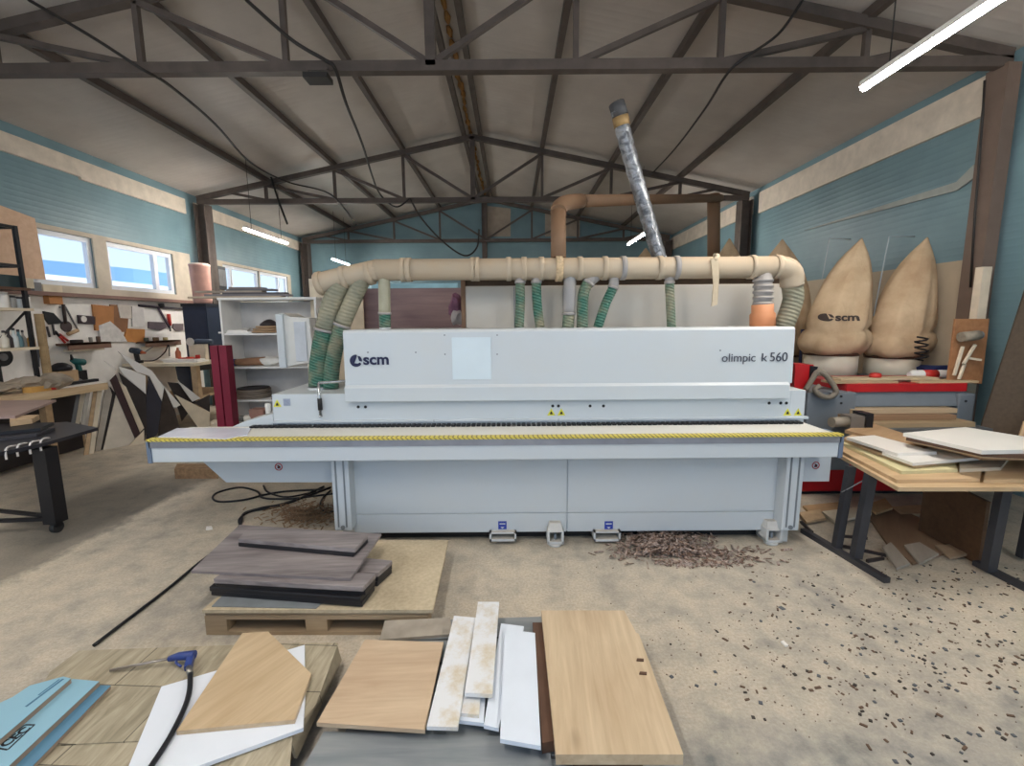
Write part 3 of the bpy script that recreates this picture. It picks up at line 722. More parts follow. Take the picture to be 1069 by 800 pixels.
# silver flexible duct
m = NT('silver_foil'); v = m.co((1, 1, 1)); 
f = m.noise(v, 9, 4, .6, 1.5); m.col(m.ramp(f, [(.35, lin((90, 92, 96))), (.55, lin((150, 152, 156))), (.7, lin((116, 114, 112)))])); m.bump(f, .9, .02); FOIL = m.fin(.38, .75)
P = smooth_pts([U(645, 114, y=4.5), U(654, 150, y=4.52), U(668, 200, y=4.55), U(679, 238, y=4.6), U(690, 275, y=4.62)], 7)
g = G(); g.tube(P, [.067+.006*(i % 2) for i in range(len(P))], 16)
t = thing('flexible_duct', 'silver foil flexible duct slanting up from the dust pipe toward the roof', 'duct', (P[-1].x, P[-1].y, P[-1].z))
part('foil_hose', g, FOIL, t)
part('end_cuff', G().tube([U(643.5, 108, y=4.5), U(648, 122, y=4.5)], .074, 16), flat('dark_cuff', (70, 70, 72), .6), t)
part('tape_band', G().tube([U(647.5, 122, y=4.5), U(649.5, 132, y=4.51)], .076, 16), flat('brown_tape', (150, 122, 80), .6, var=.3, scale=20), t)
part('lower_pipe', G().tube([U(676, 228, y=4.6), U(692, 280, y=4.62), (U(695, 288, y=4.62).x, 4.62, zr+.028)], .045, 12), flat('bright_metal', (170, 168, 160), .3, .8), t)
# ------------------------------------------------------------------ window-side clutter
WHT = flat('white_melamine', (226, 222, 216), .4, var=.05, scale=2)
CRM = flat('cream_chipboard', (214, 200, 176), .65, var=.12, scale=5)
TAN = flat('tan_chipboard', (186, 158, 124), .7, var=.15, scale=12)
DKB = flat('dark_laminate', (50, 44, 44), .45, var=.25, scale=3)
BLK = flat('black_steel', (34, 34, 38), .45, .2, var=.1)
GRY = flat('mid_grey', (120, 120, 122), .6)
REDP = flat('red_plastic', (188, 48, 40), .45)
BRN = flat('brown_cardboard', (176, 122, 76), .8, var=.1)
DBR = flat('dark_brown_board', (92, 66, 50), .7, var=.2)
MAR = flat('maroon_paint', (122, 26, 50), .5, var=.1)
# --- white shelf unit
YS = 5.6
q = U(228, 314, y=YS); SX0, SZ1 = q.x, U(280, 313, y=YS).z; SX1 = U(330, 320, y=YS).x
t = thing('shelf_unit', 'open white shelf unit behind the white machine, under the stacked planks', 'shelf unit', ((SX0+SX1)/2, YS+.2, 0))
GW = flat('shelf_white', (222, 220, 216), .5, var=.06); GS = flat('shelf_grey', (196, 192, 188), .6, var=.08)
for x in (SX0, SX1-.025): part('side_panel', G().box((x, YS, 0), (x+.025, YS+.42, SZ1)), GW, t)
part('back_panel', G().box((SX0+.02, YS+.40, .02), (SX1-.02, YS+.42, SZ1-.01)), GS, t)
part('top_panel', G().box((SX0-.01, YS-.01, SZ1), (SX1+.01, YS+.43, SZ1+.028)), GW, t)
SZ = [U(280, py, y=YS).z for py in (348, 383, 417.5, 449)] 
for z in SZ + [.08]: part('shelf', G().box((SX0+.025, YS+.005, z-.022), (SX1-.025, YS+.40, z)), GW, t)
def on(px, z, y=YS+.15): return U(px, 400, y=y).x
def item(name, g, mat, label, cat, group=None): return solo(name, g, mat, label, cat, group)
z = SZ[0]
x = on(262, z); item('folded_sheet', G().prism([(x-.30, YS+.06, z), (x+.12, YS+.05, z), (x+.10, YS+.3, z), (x-.25, YS+.3, z)], (0, 0, .02)).prism([(x-.22, YS+.08, z+.018), (x+.05, YS+.07, z+.018), (x+.0, YS+.25, z+.05), (x-.2, YS+.25, z+.04)], (0, 0, .02)), WHT, 'flat pale sheet folded on the highest white shelf', 'sheet')
x = on(280, z); g = G()
for i, (rr, dz) in enumerate(((.17, 0), (.165, .03), (.15, .06))): g.lathe([(rr*.6, dz), (rr, dz+.005), (rr, dz+.028), (rr*.6, dz+.03)], (x+.02*i, YS+.2, z), 18)
item('belt_roll', g, flat('pale_brown_belt', (170, 140, 108), .8), 'tan sanding belt rolls heaped on the highest white shelf', 'belt roll')
item('dark_lid_disc', G().lathe([(.11, 0), (.11, .02), (.06, .06), (.02, .08)], (x+.05, YS+.2, z+.092), 14), DKB, 'dark cap lying on the tan belt rolls', 'cap')
z = SZ[1]
x = on(258, z); t2 = thing('brown_bag', 'brown paper bundle with a blue end on the second shelf', 'bundle', (x, YS+.15, z))
part('paper_roll', G().tube([(x-.12, YS+.15, z+.045), (x+.02, YS+.15, z+.05), (x+.26, YS+.17, z+.06)], [.04, .05, .055], 12), flat('kraft_paper', (150, 112, 84), .8, var=.2), t2)
part('blue_end', G().tube([(x-.20, YS+.15, z+.045), (x-.12, YS+.15, z+.045)], .044, 12), flat('blue_tape', (90, 96, 150), .6), t2)
x = on(284, z); item('white_rags', G().blob((x, YS+.16, z+.06), (.13, .08, .06), 3, 2, .25), flat('white_rag', (214, 212, 205), .9, var=.1), 'crumpled white rags on the second shelf', 'rags')
z = SZ[2]
x = on(262, z); g = G()
for i, rr in enumerate((.20, .205, .19, .195)): g.lathe([(rr-.05, i*.03), (rr, i*.03+.004), (rr, i*.03+.026), (rr-.05, i*.03+.028)], (x+rnd.uniform(-.01, .01), YS+.2, z), 20)
item('belt_stack', g, flat('grey_belt', (138, 124, 110), .8), 'grey brown coil of edge banding rolls on the third shelf', 'edging roll')
item('black_coil', G().lathe([(.15, 0), (.19, .006), (.19, .018), (.15, .02), (.14, .01)], (x+.0, YS+.2, z+.115), 18), DKB, 'thin black coil lying on the grey brown rolls', 'coil')
for k, (px, lb) in enumerate(((296, 'black coiled strip flat on the third shelf, left of a similar coil'), (310, 'black coiled strip flat on the third shelf beside the green hose'))):
    x = on(px, z); n_ = 28; g = G()
    g.tube([(x+.13*math.cos(2*math.pi*i/n_), YS+.17+.10*math.sin(2*math.pi*i/n_), z+.018+k*.016+.012*math.sin(4*math.pi*i/n_)) for i in range(n_)] + [(x+.13, YS+.17, z+.02+k*.016)], .016, 6)
    item('coiled_strip', g, BLK, lb, 'coil', 'coiled strips')
# lower compartment bits (stand on the machine's infeed end)
zi = zt+.001
for px, py, c_, r_, h_, nm, lb in ((251, 440, (60, 56, 50), .03, .05, 'knob_fitting', 'small black knob by the maroon column on the infeed end'), (258, 440, (170, 164, 152), .045, .05, 'grey_roll', 'small grey roll on the infeed end'),
        (279.0, 432, (222, 218, 210), .024, .10, 'white_canister', 'small white canister beside the brown block')):
    p = U(px, 446, y=YSK+.18); item(nm, G().lathe([(r_*.9, 0), (r_, .008), (r_, h_-.01), (r_*.8, h_)], (p.x, YSK+.22, zi+ (.06 if nm == 'white_canister' else 0)), 14), flat(nm+'_mat', c_, .5), lb, 'small item')
p = U(269, 440, y=YSK+.2); item('brown_block', G().cb((p.x, YSK+.24, zi+.055), (.13, .10, .11)), flat('rusty_brown', (122, 88, 76), .8, var=.3), 'small rusty brown block on the infeed end of the machine', 'block')
# planks on top
pz = SZ1+.029
specs = [((196, 314), (292, 306), .09, .02, (176, 160, 140), 'pale thin plank, lowest on top of the white shelf unit'), ((215, 311), (300, 311), .10, .02, (118, 114, 116), 'grey plank lying second from bottom on the shelf top'),
         ((232, 306), (296, 309), .09, .018, (84, 80, 84), 'dark plank in the middle of the shelf-top stack'), ((205, 309), (272, 301), .08, .02, (158, 146, 132), 'long pale plank slanting on the shelf-top stack'),
         ((236, 303), (284, 302), .09, .02, (104, 100, 104), 'dark grey plank near the top of the shelf-top stack'), ((240, 299.5), (272, 298.5), .10, .02, (120, 112, 108), 'short grey plank topmost on the white shelf unit')]
for i, (a_, b_2, w_, th_, c_, lb) in enumerate(specs):
    y0 = YS+.08+.03*i; xa = U(a_[0], a_[1], y=y0).x; xb = U(b_2[0], b_2[1], y=y0).x; zz = pz + i*.024
    solo('plank', G().prism([(xa, y0-.03*(i % 2), zz), (xb, y0+.02, zz), (xb, y0+.02+w_+.04, zz), (xa, y0+w_, zz)], (0, 0, .023)), flat('plank_%d' % i, c_, .7), lb, 'plank', 'planks on the shelf unit')
p = U(333, 306, y=5.85); solo('cream_board', G().box((p.x-.12, 5.85, SZ1-.4), (p.x+.16, 5.89, U(333, 291, y=5.85).z)).box((p.x+.05, 5.86, 0), (p.x+.12, 5.88, SZ1)), CRM, 'cream panel standing behind the end of the dust pipe', 'panel')
# --- maroon steel post
y = 5.35; x0, x1 = U(219, 364, y=y).x, U(236, 364, y=y).x; z1 = U(228, 361, y=y).z
t = thing('maroon_column', 'maroon steel double column left of the white shelf unit', 'column', ((x0+x1)/2, y, 0), None, 'thing')
part('profile', G().box((x0, y, 0), ((x0+x1)/2-.008, y+.12, z1)), MAR, t); part('profile', G().box(((x0+x1)/2+.008, y, 0), (x1, y+.12, z1)), MAR, t)
part('web', G().box((x0+.02, y+.03, .02), (x1-.02, y+.1, z1-.01)), flat('dark_maroon', (70, 18, 32), .6), t)
# --- navy cabinet with bucket on top, on the second bench
BZ2 = 1.16
t = thing('side_bench', 'cluttered second workbench by the wall, behind the leaning dark boards', 'workbench', (-6.2, 8.3, 0))
part('bench_top', G().box((-6.86, 7.9, BZ2-.05), (-5.6, 9.5, BZ2)), CRM, t)
for x, y in ((-6.7, 8.1), (-6.7, 9.35), (-5.72, 8.1), (-5.72, 9.35)): part('leg', G().box((x-.05, y-.05, 0), (x+.05, y+.05, BZ2-.05)), TAN, t)
part('shelf', G().box((-6.75, 8.15, .5), (-5.7, 9.3, .54)), TAN, t); part('rail', G().box((-5.74, 8.1, BZ2-.16), (-5.70, 9.3, BZ2-.05)), DKB, t)
y = 8.75; x0, x1 = U(192, 340, y=y).x, U(217, 340, y=y).x; z1 = U(205, 317, y=y).z
t = thing('navy_cabinet', 'dark navy cabinet standing on the second bench under the pink bucket', 'cabinet', ((x0+x1)/2, y+.2, BZ2))
part('body', G().box((x0, y, BZ2), (x1, y+.4, z1)), flat('navy_paint', (40, 48, 66), .5), t, bev=.006)
part('door', G().box((x0+.02, y-.015, BZ2+.03), (x1-.02, y, z1-.12)), flat('navy_door', (46, 54, 74), .45), t)
part('top_rail', G().box((x0-.01, y-.02, z1-.06), (x1+.01, y+.41, z1)), flat('dark_trim', (32, 34, 42), .5), t)
xm_ = (x0+x1)/2
t = thing('bucket', 'pinkish plastic bucket on the navy cabinet, beside the dark louvred box', 'bucket', (xm_+.02, y+.2, z1))
bk = U(208, 277, y=y+.2); bh = bk.z-z1
part('tub', G().lathe([(.15, 0), (.16, .05), (.175, bh-.03), (.185, bh), (.165, bh), (.16, bh-.1)], (bk.x, y+.2, z1), 24), flat('pink_plastic', (206, 160, 146), .5), t)
part('liner', G().lathe([(.165, bh-.05), (.178, bh+.01), (.15, bh+.03), (.10, bh)], (bk.x, y+.2, z1), 20), flat('liner_bag', (214, 200, 190), .7), t)
t = thing('louvred_box', 'dark louvred metal box on the wall right of the pink bucket', 'vent box', (XL+.03, 10.6, 2.5))
a_, b_2 = U(222, 277, x=XL+.05), U(235, 303, x=XL+.05)
part('case', G().box((XL+.024, a_.y, b_2.z), (XL+.10, b_2.y, a_.z)), BLK, t)
for i in range(4): part('louvre', G().box((XL+.10, a_.y+.07+i*(b_2.y-a_.y-.1)/4, b_2.z+.08), (XL+.13, a_.y+.07+i*(b_2.y-a_.y-.1)/4+.06, a_.z-.08)), GRY, t)
# tools on the second bench
t = thing('angle_grinder', 'angle grinder with a pale disc before the navy cabinet', 'grinder', (U(200, 357, y=8.45).x, 8.45, BZ2))
p = U(199, 357, y=8.45)
part('disc', fdisc(G(), (p.x, 8.44, p.z), .075, th=.008, seg=20), flat('pale_disc', (206, 200, 192), .6), t)
part('body', G().tube([(p.x+.03, 8.48, p.z), (p.x+.10, 8.48, p.z+.01), (p.x+.38, 8.5, p.z)], [.03, .045, .04], 10), flat('tool_blue_grey', (62, 72, 88), .5), t)
part('guard', G().cb((p.x, 8.49, p.z-.02), (.10, .06, .08)), BLK, t)
part('rest', G().box((p.x-.05, 8.45, BZ2), (p.x+.25, 8.55, p.z-.05)), CRM, t)
p = U(203, 372, y=8.3)
solo('white_stack', G().box((U(174, 372, y=8.2).x, 8.1, BZ2), (U(210, 372, y=8.2).x, 8.4, BZ2+.03)).box((U(170, 372, y=8.2).x, 8.12, BZ2+.03), (U(206, 372, y=8.2).x, 8.4, BZ2+.055)), WHT, 'two white strips stacked on the second bench below the grinder', 'boards')
t = thing('red_clamp', 'red clamp lying on the white strips beside the maroon column', 'clamp', (p.x, 8.25, BZ2+.056))
part('clamp_bar', G().bar((p.x-.28, 8.27, BZ2+.066), (p.x+.10, 8.27, BZ2+.066), .03, .02), REDP, t)
part('jaw', G().cb((p.x+.08, 8.27, BZ2+.09), (.05, .05, .07)), REDP, t); part('handle', G().tube([(p.x-.1, 8.23, BZ2+.075), (p.x+.02, 8.23, BZ2+.075)], .018, 8), flat('orange_red', (214, 84, 60), .5), t)
p = U(184, 352, y=8.6); solo('orange_bottle', G().lathe([(.04, 0), (.045, .01), (.045, .16), (.02, .2), (.02, .24)], (p.x, 8.6, BZ2), 14), flat('orange_plastic', (212, 120, 84), .5), 'orange bottle beside the navy cabinet', 'bottle')
t = thing('power_drill', 'dark blue and orange power drill on the second bench', 'drill', (U(144, 375, y=8.05).x, 8.05, BZ2)); p = U(143, 368, y=8.05)
part('motor_body', G().tube([(p.x-.10, 8.05, p.z+.04), (p.x+.02, 8.05, p.z+.02), (p.x+.08, 8.05, p.z)], [.05, .055, .035], 12), flat('tool_navy', (40, 54, 70), .5), t)
part('chuck', G().tube([(p.x+.08, 8.05, p.z), (p.x+.15, 8.05, p.z-.01)], [.03, .018], 10), flat('orange_ring', (196, 104, 70), .5), t)
part('bit', G().tube([(p.x+.14, 8.05, p.z), (p.x+.30, 8.05, p.z+.10)], .008, 6), GRY, t)
part('handle', G().bar((p.x-.02, 8.05, p.z), (p.x+.0, 8.05, BZ2+.03), .05, .06), BLK, t); part('battery', G().cb((p.x, 8.05, BZ2+.025), (.12, .09, .05)), BLK, t)
solo('power_lead', G().tube(smooth_pts([U(150, 377, y=8.0), U(162, 376, y=8.0), U(172, 368, y=8.05), U(176, 360, y=8.1), U(177, 372, y=8.05)], 6), .010, 6), WIRE, 'thin lead curling over the second bench near the drill', 'cable')
# --- long bench along the wall
BZ = 1.0; bx = -6.02
t = thing('workbench', 'long wooden workbench under the windows with tools on it', 'workbench', (-6.45, 5.2, 0))
part('bench_top', G().box((-6.88, 3.6, BZ-.06), (bx, 6.65, BZ)), wood('bench_wood', (176, 150, 118), (206, 184, 152), math.pi/2, 1), t)
part('edge_strip', G().box((bx-.005, 3.6, BZ-.10), (bx+.02, 6.62, BZ-.01)), wood('bench_edge', (186, 160, 126), (212, 190, 156), math.pi/2, 1), t)
for y in (3.7, 4.9, 6.0):
    for x in (-6.8, bx-.3): part('leg', G().box((x-.045, y-.045, 0), (x+.045, y+.045, BZ-.06)), TAN, t)
part('under_bench_shade', G().box((-6.50, 3.65, .02), (-6.46, 6.6, BZ-.06)), DKB, t)  # dark sheet added to stand in for the shade under the bench
# things on it
def stand(px, py, x): return U(px, py, x=x)
p = stand(27, 396, -6.3)
g = G(); 
for i in range(5): g.blob((-6.35+.05*i, p.y-.25+.12*i, BZ+.085+.02*(i % 3)), (.16, .14, .06+.01*i), 20+i, 2, .3)
solo('rag_heap', g, flat('grey_brown_rag', (150, 138, 122), .9, var=.25), 'heap of grey brown rags on the bench under the tool rack', 'rags')
p = stand(44, 399, -6.1); solo('yellow_block', G().cb((-6.15, p.y, BZ+.035), (.12, .3, .07)), flat('yellow_wood', (196, 152, 84), .7), 'small yellowish block at the bench edge', 'block')
p = stand(53, 398, -6.12)
t = thing('red_can', 'small red can on the bench edge', 'can', (-6.12, p.y, BZ)); part('can', G().lathe([(.045, 0), (.048, .01), (.048, .09), (.04, .10)], (-6.12, p.y, BZ), 14), REDP, t); part('cap', G().lathe([(.025, .1), (.025, .13)], (-6.12, p.y, BZ), 10), WHT, t)
p = stand(64, 396, -6.2)
solo('grey_bottle', G().lathe([(.04, 0), (.042, .01), (.042, .10), (.018, .15), (.018, .18)], (-6.2, p.y, BZ), 14), GRY, 'small grey bottle standing on the bench beside the red can', 'bottle')
p = stand(63, 380, -6.65)
t = thing('sander', 'black power sander on a wooden block at the back of the bench', 'sander', (-6.65, p.y, BZ))
part('wood_block', G().cb((-6.65, p.y, BZ+.09), (.2, .30, .18)), TAN, t); part('sander_body', G().lathe([(.11, 0), (.13, .03), (.12, .07), (.06, .11), (.03, .12)], (-6.65, p.y, BZ+.18), 18), BLK, t)
p = stand(82, 379, -6.6)
t = thing('green_drill', 'dark green cordless drill standing on the bench', 'drill', (-6.6, p.y, BZ)); GRN = flat('dark_teal', (30, 92, 92), .5)
part('battery', G().cb((-6.6, p.y, BZ+.08), (.09, .14, .16)), BLK, t); part('handle', G().bar((-6.6, p.y, BZ+.15), (-6.6, p.y-.02, BZ+.27), .05, .05), GRN, t)
part('motor_body', G().tube([(-6.6, p.y+.08, BZ+.28), (-6.6, p.y-.04, BZ+.30), (-6.6, p.y-.10, BZ+.33)], [.05, .05, .03], 12), GRN, t); part('chuck', G().tube([(-6.6, p.y-.09, BZ+.33), (-6.6, p.y-.10, BZ+.41)], [.022, .012], 10), BLK, t)
solo('white_bench_board', G().prism([(-6.85, 6.0, BZ), (-6.1, 6.0, BZ), (-6.0, 6.62, BZ), (-6.85, 6.62, BZ)], (0, 0, .02)), WHT, 'white panel lying flat at the end of the long bench', 'panel')
p = stand(104, 388, -6.2); solo('black_rod', G().box((-6.2, 6.1, BZ+.021), (-6.12, 6.62, BZ+.06)), BLK, 'black bar lying on the white bench panel', 'bar')
# --- steel rack on the bench
rx, ry = -6.28, 5.92
t = thing('steel_rack', 'dark steel rack on the bench holding bottles and cans', 'rack', (rx-.25, 5.0, BZ))
for x, y in ((rx, ry), (rx-.5, ry), (rx, 4.2), (rx-.5, 4.2)): part('post', G().box((x-.02, y-.02, BZ), (x+.02, y+.02, 3.1)), BLK, t)
RZ = (1.57, 2.07, 2.33)
for z in RZ: part('shelf', G().box((rx-.52, 4.2, z-.035), (rx+.025, ry+.06, z)), CRM if z < 2.2 else DBR, t)
for z in (2.6, 3.08):
    part('rail', G().box((rx-.012, 4.2, z-.018), (rx+.012, ry, z+.018)), BLK, t); part('rail', G().box((rx-.5, ry-.012, z-.018), (rx, ry+.012, z+.018)), BLK, t)
part('brace', G().bar((rx-.5, ry+.0, 1.6), (rx, ry+.0, 2.05), .02), BLK, t)
def bottle(px, z, r_, h_, c_, lb, kind='bottle', neck=True, cap=None, x=rx-.09):
    y = U(px, 400, x=x).y; y = U(px, 345 if z < 1.7 else 305, x=x).y
    t = thing('bottle' if neck else 'can', lb, kind, (x, y, z), 'bottles and cans on the rack')
    pr = [(r_*.9, 0), (r_, .01), (r_, h_*.6), (r_*.35, h_*.82), (r_*.35, h_)] if neck else [(r_*.95, 0), (r_, .006), (r_, h_-.006), (r_*.92, h_)]
    part('bottle_body' if neck else 'can_body', G().lathe(pr, (x, y, z), 14), flat('bot_%d_%d_%d' % c_, c_, .4), t)
    cc = cap or (60, 60, 62)
    part('cap', G().lathe([(r_*.42 if neck else r_*.9, h_), (r_*.42 if neck else r_*.9, h_+.025), (r_*.2, h_+.03)], (x, y, z), 10), flat('cap_%d_%d_%d' % cc, cc, .5), t)
bottle(3, 1.57, .04, .19, (210, 204, 190), 'cream bottle at the frame edge on the lower rack shelf')
bottle(8, 1.57, .035, .20, (60, 54, 56), 'dark bottle on the lower rack shelf beside the white one')
bottle(13.5, 1.57, .038, .22, (206, 212, 210), 'white bottle on the lower rack shelf with a dark cap')
bottle(18.5, 1.57, .038, .20, (96, 128, 136), 'blue-grey bottle on the lower rack shelf')
bottle(23, 1.57, .03, .19, (150, 146, 140), 'slim grey bottle on the lower rack shelf')
bottle(30.5, 1.57, .042, .16, (202, 160, 92), 'yellow bottle with a red cap on the lower rack shelf', cap=(190, 60, 50))
bottle(2, 2.07, .055, .17, (224, 220, 212), 'large white can at the frame edge on the middle rack shelf', 'can', False, (200, 196, 190))
bottle(10, 2.07, .05, .13, (150, 150, 148), 'grey can on the middle rack shelf', 'can', False)
bottle(16, 2.07, .045, .12, (190, 196, 200), 'pale metal can on the middle rack shelf', 'can', False)
bottle(22.5, 2.07, .04, .12, (70, 74, 80), 'dark can on the middle rack shelf', 'can', False)
bottle(27, 2.07, .03, .15, (220, 220, 216), 'slim white can nearest the rack post on the middle shelf', 'can', False)
x = rx-.12
def rbox(p0, p1, z, h, mat, lb): solo('storage_box', G().box((x-.12, U(p0, 292, x=x).y, z), (x+.1, U(p1, 292, x=x).y, z+h)), mat, lb, 'box', 'boxes on the rack', bev=.004)
rbox(-14, 12.5, 2.33, .15, flat('dark_teal_box', (44, 62, 66), .6), 'dark teal box on the upper rack shelf')
rbox(14, 27, 2.33, .13, CRM, 'cream box on the upper rack shelf beside the dark teal one')
y0, y1 = U(30, 292, x=XL+.1).y, U(38, 292, x=XL+.1).y
solo('storage_box', G().box((XL+.035, y0, 2.336), (XL+.16, y1, 2.336+.12)), GRY, 'small grey box on the brown window ledge', 'box')
solo('storage_box', G().box((XL+.035, y1+.02, 2.336), (XL+.16, y1+.30, 2.336+.10)), CRM, 'cream box on the brown window ledge below the first window', 'box')
solo('timber_upright', G().box((rx-.02, ry+.09, BZ), (rx+.06, ry+.14, 2.0)), wood('upright_wood', (140, 116, 84), (176, 150, 112), 0, 1), 'brown timber upright standing on the bench beside the rack', 'timber')
solo('plywood_sheet', G().prism([U(-22, 206, x=XL+.04), U(36.5, 228, x=XL+.04), U(48, 292, x=XL+.04), U(-22, 288, x=XL+.04)], (-.018, 0, 0)), PLY, 'peach plywood sheet on the wall beside the first window', 'plywood sheet')
# --- tools hanging on the white wall
WX = XL+.0305
def wp(name, pix, mat, label, cat, th=.03, group='tools on the white wall'):
    return solo(name, G().prism([U(a, b, x=WX) for a, b in pix], (th, 0, 0)), mat, label, cat, group)
def wtube(pix, r, n=8): return G().tube([U(a, b, x=WX+r) for a, b in pix], r, n)
wp('trowel', [(44, 325), (54, 327), (64, 337.5), (50, 339), (45, 332)], BLK, 'black pointed trowel plate on the white wall near the rack', 'trowel')
t = thing('hanging_scraper', 'round dark disc tool with a long handle hanging on the white wall', 'tool', U(68, 341, x=WX), 'tools on the white wall')
part('disc', fdisc(G(), U(68.5, 341, x=WX), .085, Vector((1, 0, 0)), .02), flat('dark_bronze', (74, 62, 62), .5, .3), t); part('handle', wtube([(66, 318), (68.5, 338)], .022), flat('dark_handle', (62, 50, 48), .6), t)
part('hook', wtube([(62, 321), (67, 320)], .010, 6), GRY, t)
t = thing('hand_saw', 'bow saw with a brown wooden grip on the white wall', 'saw', U(78, 340, x=WX), 'tools on the white wall')
part('frame', wtube([(68, 320), (81, 344)], .012, 6), GRY, t); part('grip', wtube([(71, 349), (81, 345)], .03), TAN, t)
t = thing('metal_plate', 'dark metal plate with a pale round hole on the white wall', 'plate', U(89, 334, x=WX), 'tools on the white wall')
part('plate', G().prism([U(a, b, x=WX) for a, b in ((80, 329), (98, 330.5), (98, 339), (81, 338))], (.03, 0, 0)), flat('plate_dark', (66, 54, 60), .5, .3), t); part('round_insert', fdisc(G(), U(87.3, 333.2, x=WX+.03), .05, Vector((1, 0, 0)), .006), WHT, t)
wp('cardboard_sheet', [(95, 318), (117, 320), (117, 347), (98, 345)], BRN, 'orange brown cardboard sheet beside the dark metal plate', 'cardboard')
wp('cardboard_sheet', [(114, 318), (121, 318.5), (133, 330), (132, 347), (114, 346)], flat('dark_cardboard', (140, 100, 72), .8), 'darker brown cardboard partly under white papers', 'cardboard', .02)
wp('cardboard_sheet', [(131, 343), (150, 344), (149.5, 358), (128, 357)], flat('orange_cardboard', (190, 130, 72), .8), 'orange cardboard below the hanging papers', 'cardboard', .025)
wp('crumpled_paper', [(101, 340), (113, 335.5), (124, 345), (131, 357), (103, 357)], flat('crumpled_white', (206, 202, 198), .8, var=.15, scale=14), 'crumpled white printed paper below the orange brown cardboard', 'paper', .036)
wp('pinned_paper', [(121, 318), (135, 319.5), (136, 333), (124, 332)], flat('grey_paper', (196, 188, 180), .8, var=.1, scale=14), 'greyish paper pinned over the darker cardboard', 'paper', .03)
wp('pinned_paper', [(136, 320), (148, 321), (150, 342), (137, 341)], flat('white_paper', (222, 218, 214), .8), 'white paper sheet pinned under the bar clamp', 'paper', .028)
t = thing('bar_clamp', 'long dark bar clamp hanging horizontally on the white wall', 'clamp', U(168, 320, x=WX), 'tools on the white wall')
part('bar', wtube([(145, 319), (190, 323)], .024, 6), flat('clamp_dark', (62, 54, 62), .5, .4), t); part('arm', wtube([(165, 321), (170, 330), (177, 342)], .022, 6), flat('clamp_purple', (84, 70, 84), .5, .3), t); part('screw_head', wtube([(168, 317), (169, 321)], .05, 8), BLK, t)
wp('hand_plane', [(154, 336), (170, 336.5), (173, 342), (166, 345), (154, 343)], flat('plane_grey', (98, 86, 92), .5), 'dark grey hand plane on the wall under the bar clamp', 'plane')
t = thing('red_handled_tool', 'slim red handled tool hanging near the navy cabinet', 'tool', U(177, 336, x=WX), 'tools on the white wall'); part('handle', wtube([(176, 328), (177.5, 340)], .03, 8), REDP, t); part('shaft', wtube([(177.5, 339), (178, 346)], .015, 6), GRY, t)
wp('grey_bracket', [(180, 338), (190, 338), (190, 345), (183, 346), (179, 342)], flat('bracket_grey', (110, 98, 100), .6), 'dark grey bracket on the wall beside the navy cabinet', 'bracket')
t = thing('pliers', 'red handled pliers hanging on the white wall', 'pliers', U(64, 353, x=WX), 'tools on the white wall')
part('handle', wtube([(61, 350), (68, 358)], .016, 6), REDP, t); part('handle', wtube([(62, 349), (71, 356)], .016, 6), REDP, t); part('jaw', wtube([(57.5, 346), (62, 351)], .018, 6), BLK, t)
for px0, py0, px1, py1, lb in ((49, 341, 52, 352, 'thin grey rod hanging below the black trowel'), (46, 352, 50, 364, 'small dark screwdriver beside the timber upright'), (55, 339, 57, 350, 'thin spanner hanging left of the red pliers')):
    solo('hand_tool', wtube([(px0, py0), (px1, py1)], .014, 6), flat('tool_dark', (80, 76, 78), .5, .3), lb, 'tool', 'tools on the white wall')
t = thing('sanding_disc', 'black round disc hanging on the wall under the rack', 'wheel', U(0, 373, x=WX)); part('tyre', fdisc(G(), U(0, 373, x=WX), .125, Vector((1, 0, 0)), .04, 24), BLK, t); part('hub', fdisc(G(), U(0, 373, x=WX)+Vector((.04, 0, 0)), .05, Vector((1, 0, 0)), .015), GRY, t)
wp('grey_holster', [(31, 365), (43, 365), (42, 371), (38, 373), (38, 383), (34, 384), (33, 374)], flat('holster_grey', (78, 80, 88), .7), 'dark grey glue gun hanging below the rack shelf', 'glue gun', .05)
# small wall shelves
WX = XL+.062
for p0, p1, py0, py1, lb, its in ((67, 112, 359, 356.5, 'brown wall shelf above the long bench', ((80, (56, 48, 46), .16, .05, 'dark block lying on the brown wall shelf'), (95, (150, 146, 140), .05, .08, 'small grey jar on the brown wall shelf'), (103, (90, 70, 60), .06, .09, 'small brown jar at the end of the brown wall shelf'))),
        (149, 186, 357, 358, 'brown wall shelf left of the navy cabinet', ((153, (70, 76, 66), .08, .07, 'dark green tin on the shelf by the navy cabinet'), (163, (110, 84, 60), .10, .07, 'brown tin on the shelf by the navy cabinet'), (173, (180, 160, 110), .08, .06, 'yellowish tin on the shelf by the navy cabinet')))):
    a_, b_2 = U(p0, py0, x=WX+.1), U(p1, py1, x=WX+.1); z = a_.z
    t = thing('wall_shelf', lb, 'shelf', (WX, (a_.y+b_2.y)/2, z-.1), 'brown wall shelves')
    part('board', G().box((XL+.031, a_.y, z-.03), (WX+.16, b_2.y, z)), DBR, t); part('front_lip', G().box((WX+.14, a_.y, z-.10), (WX+.16, b_2.y, z)), flat('lip_brown', (122, 92, 76), .7), t); part('under_board', G().box((XL+.031, a_.y+.1, z-.13), (WX+.13, b_2.y-.1, z-.10)), CRM, t)
    for px, c_, w_, h_, l2 in its:
        y = U(px, 357, x=WX+.05).y; solo('shelf_tin', G().lathe([(w_*.48, 0), (w_*.5, .005), (w_*.5, h_-.005), (w_*.45, h_)], (WX+.05, y, z), 12, 1, 1), flat('tin_%d' % px, c_, .6), l2, 'tin', 'tins on the wall shelves')
t = thing('shelf_bracket', 'small wooden bracket under the brown window ledge near the rack', 'bracket', U(53, 308, x=WX)); 
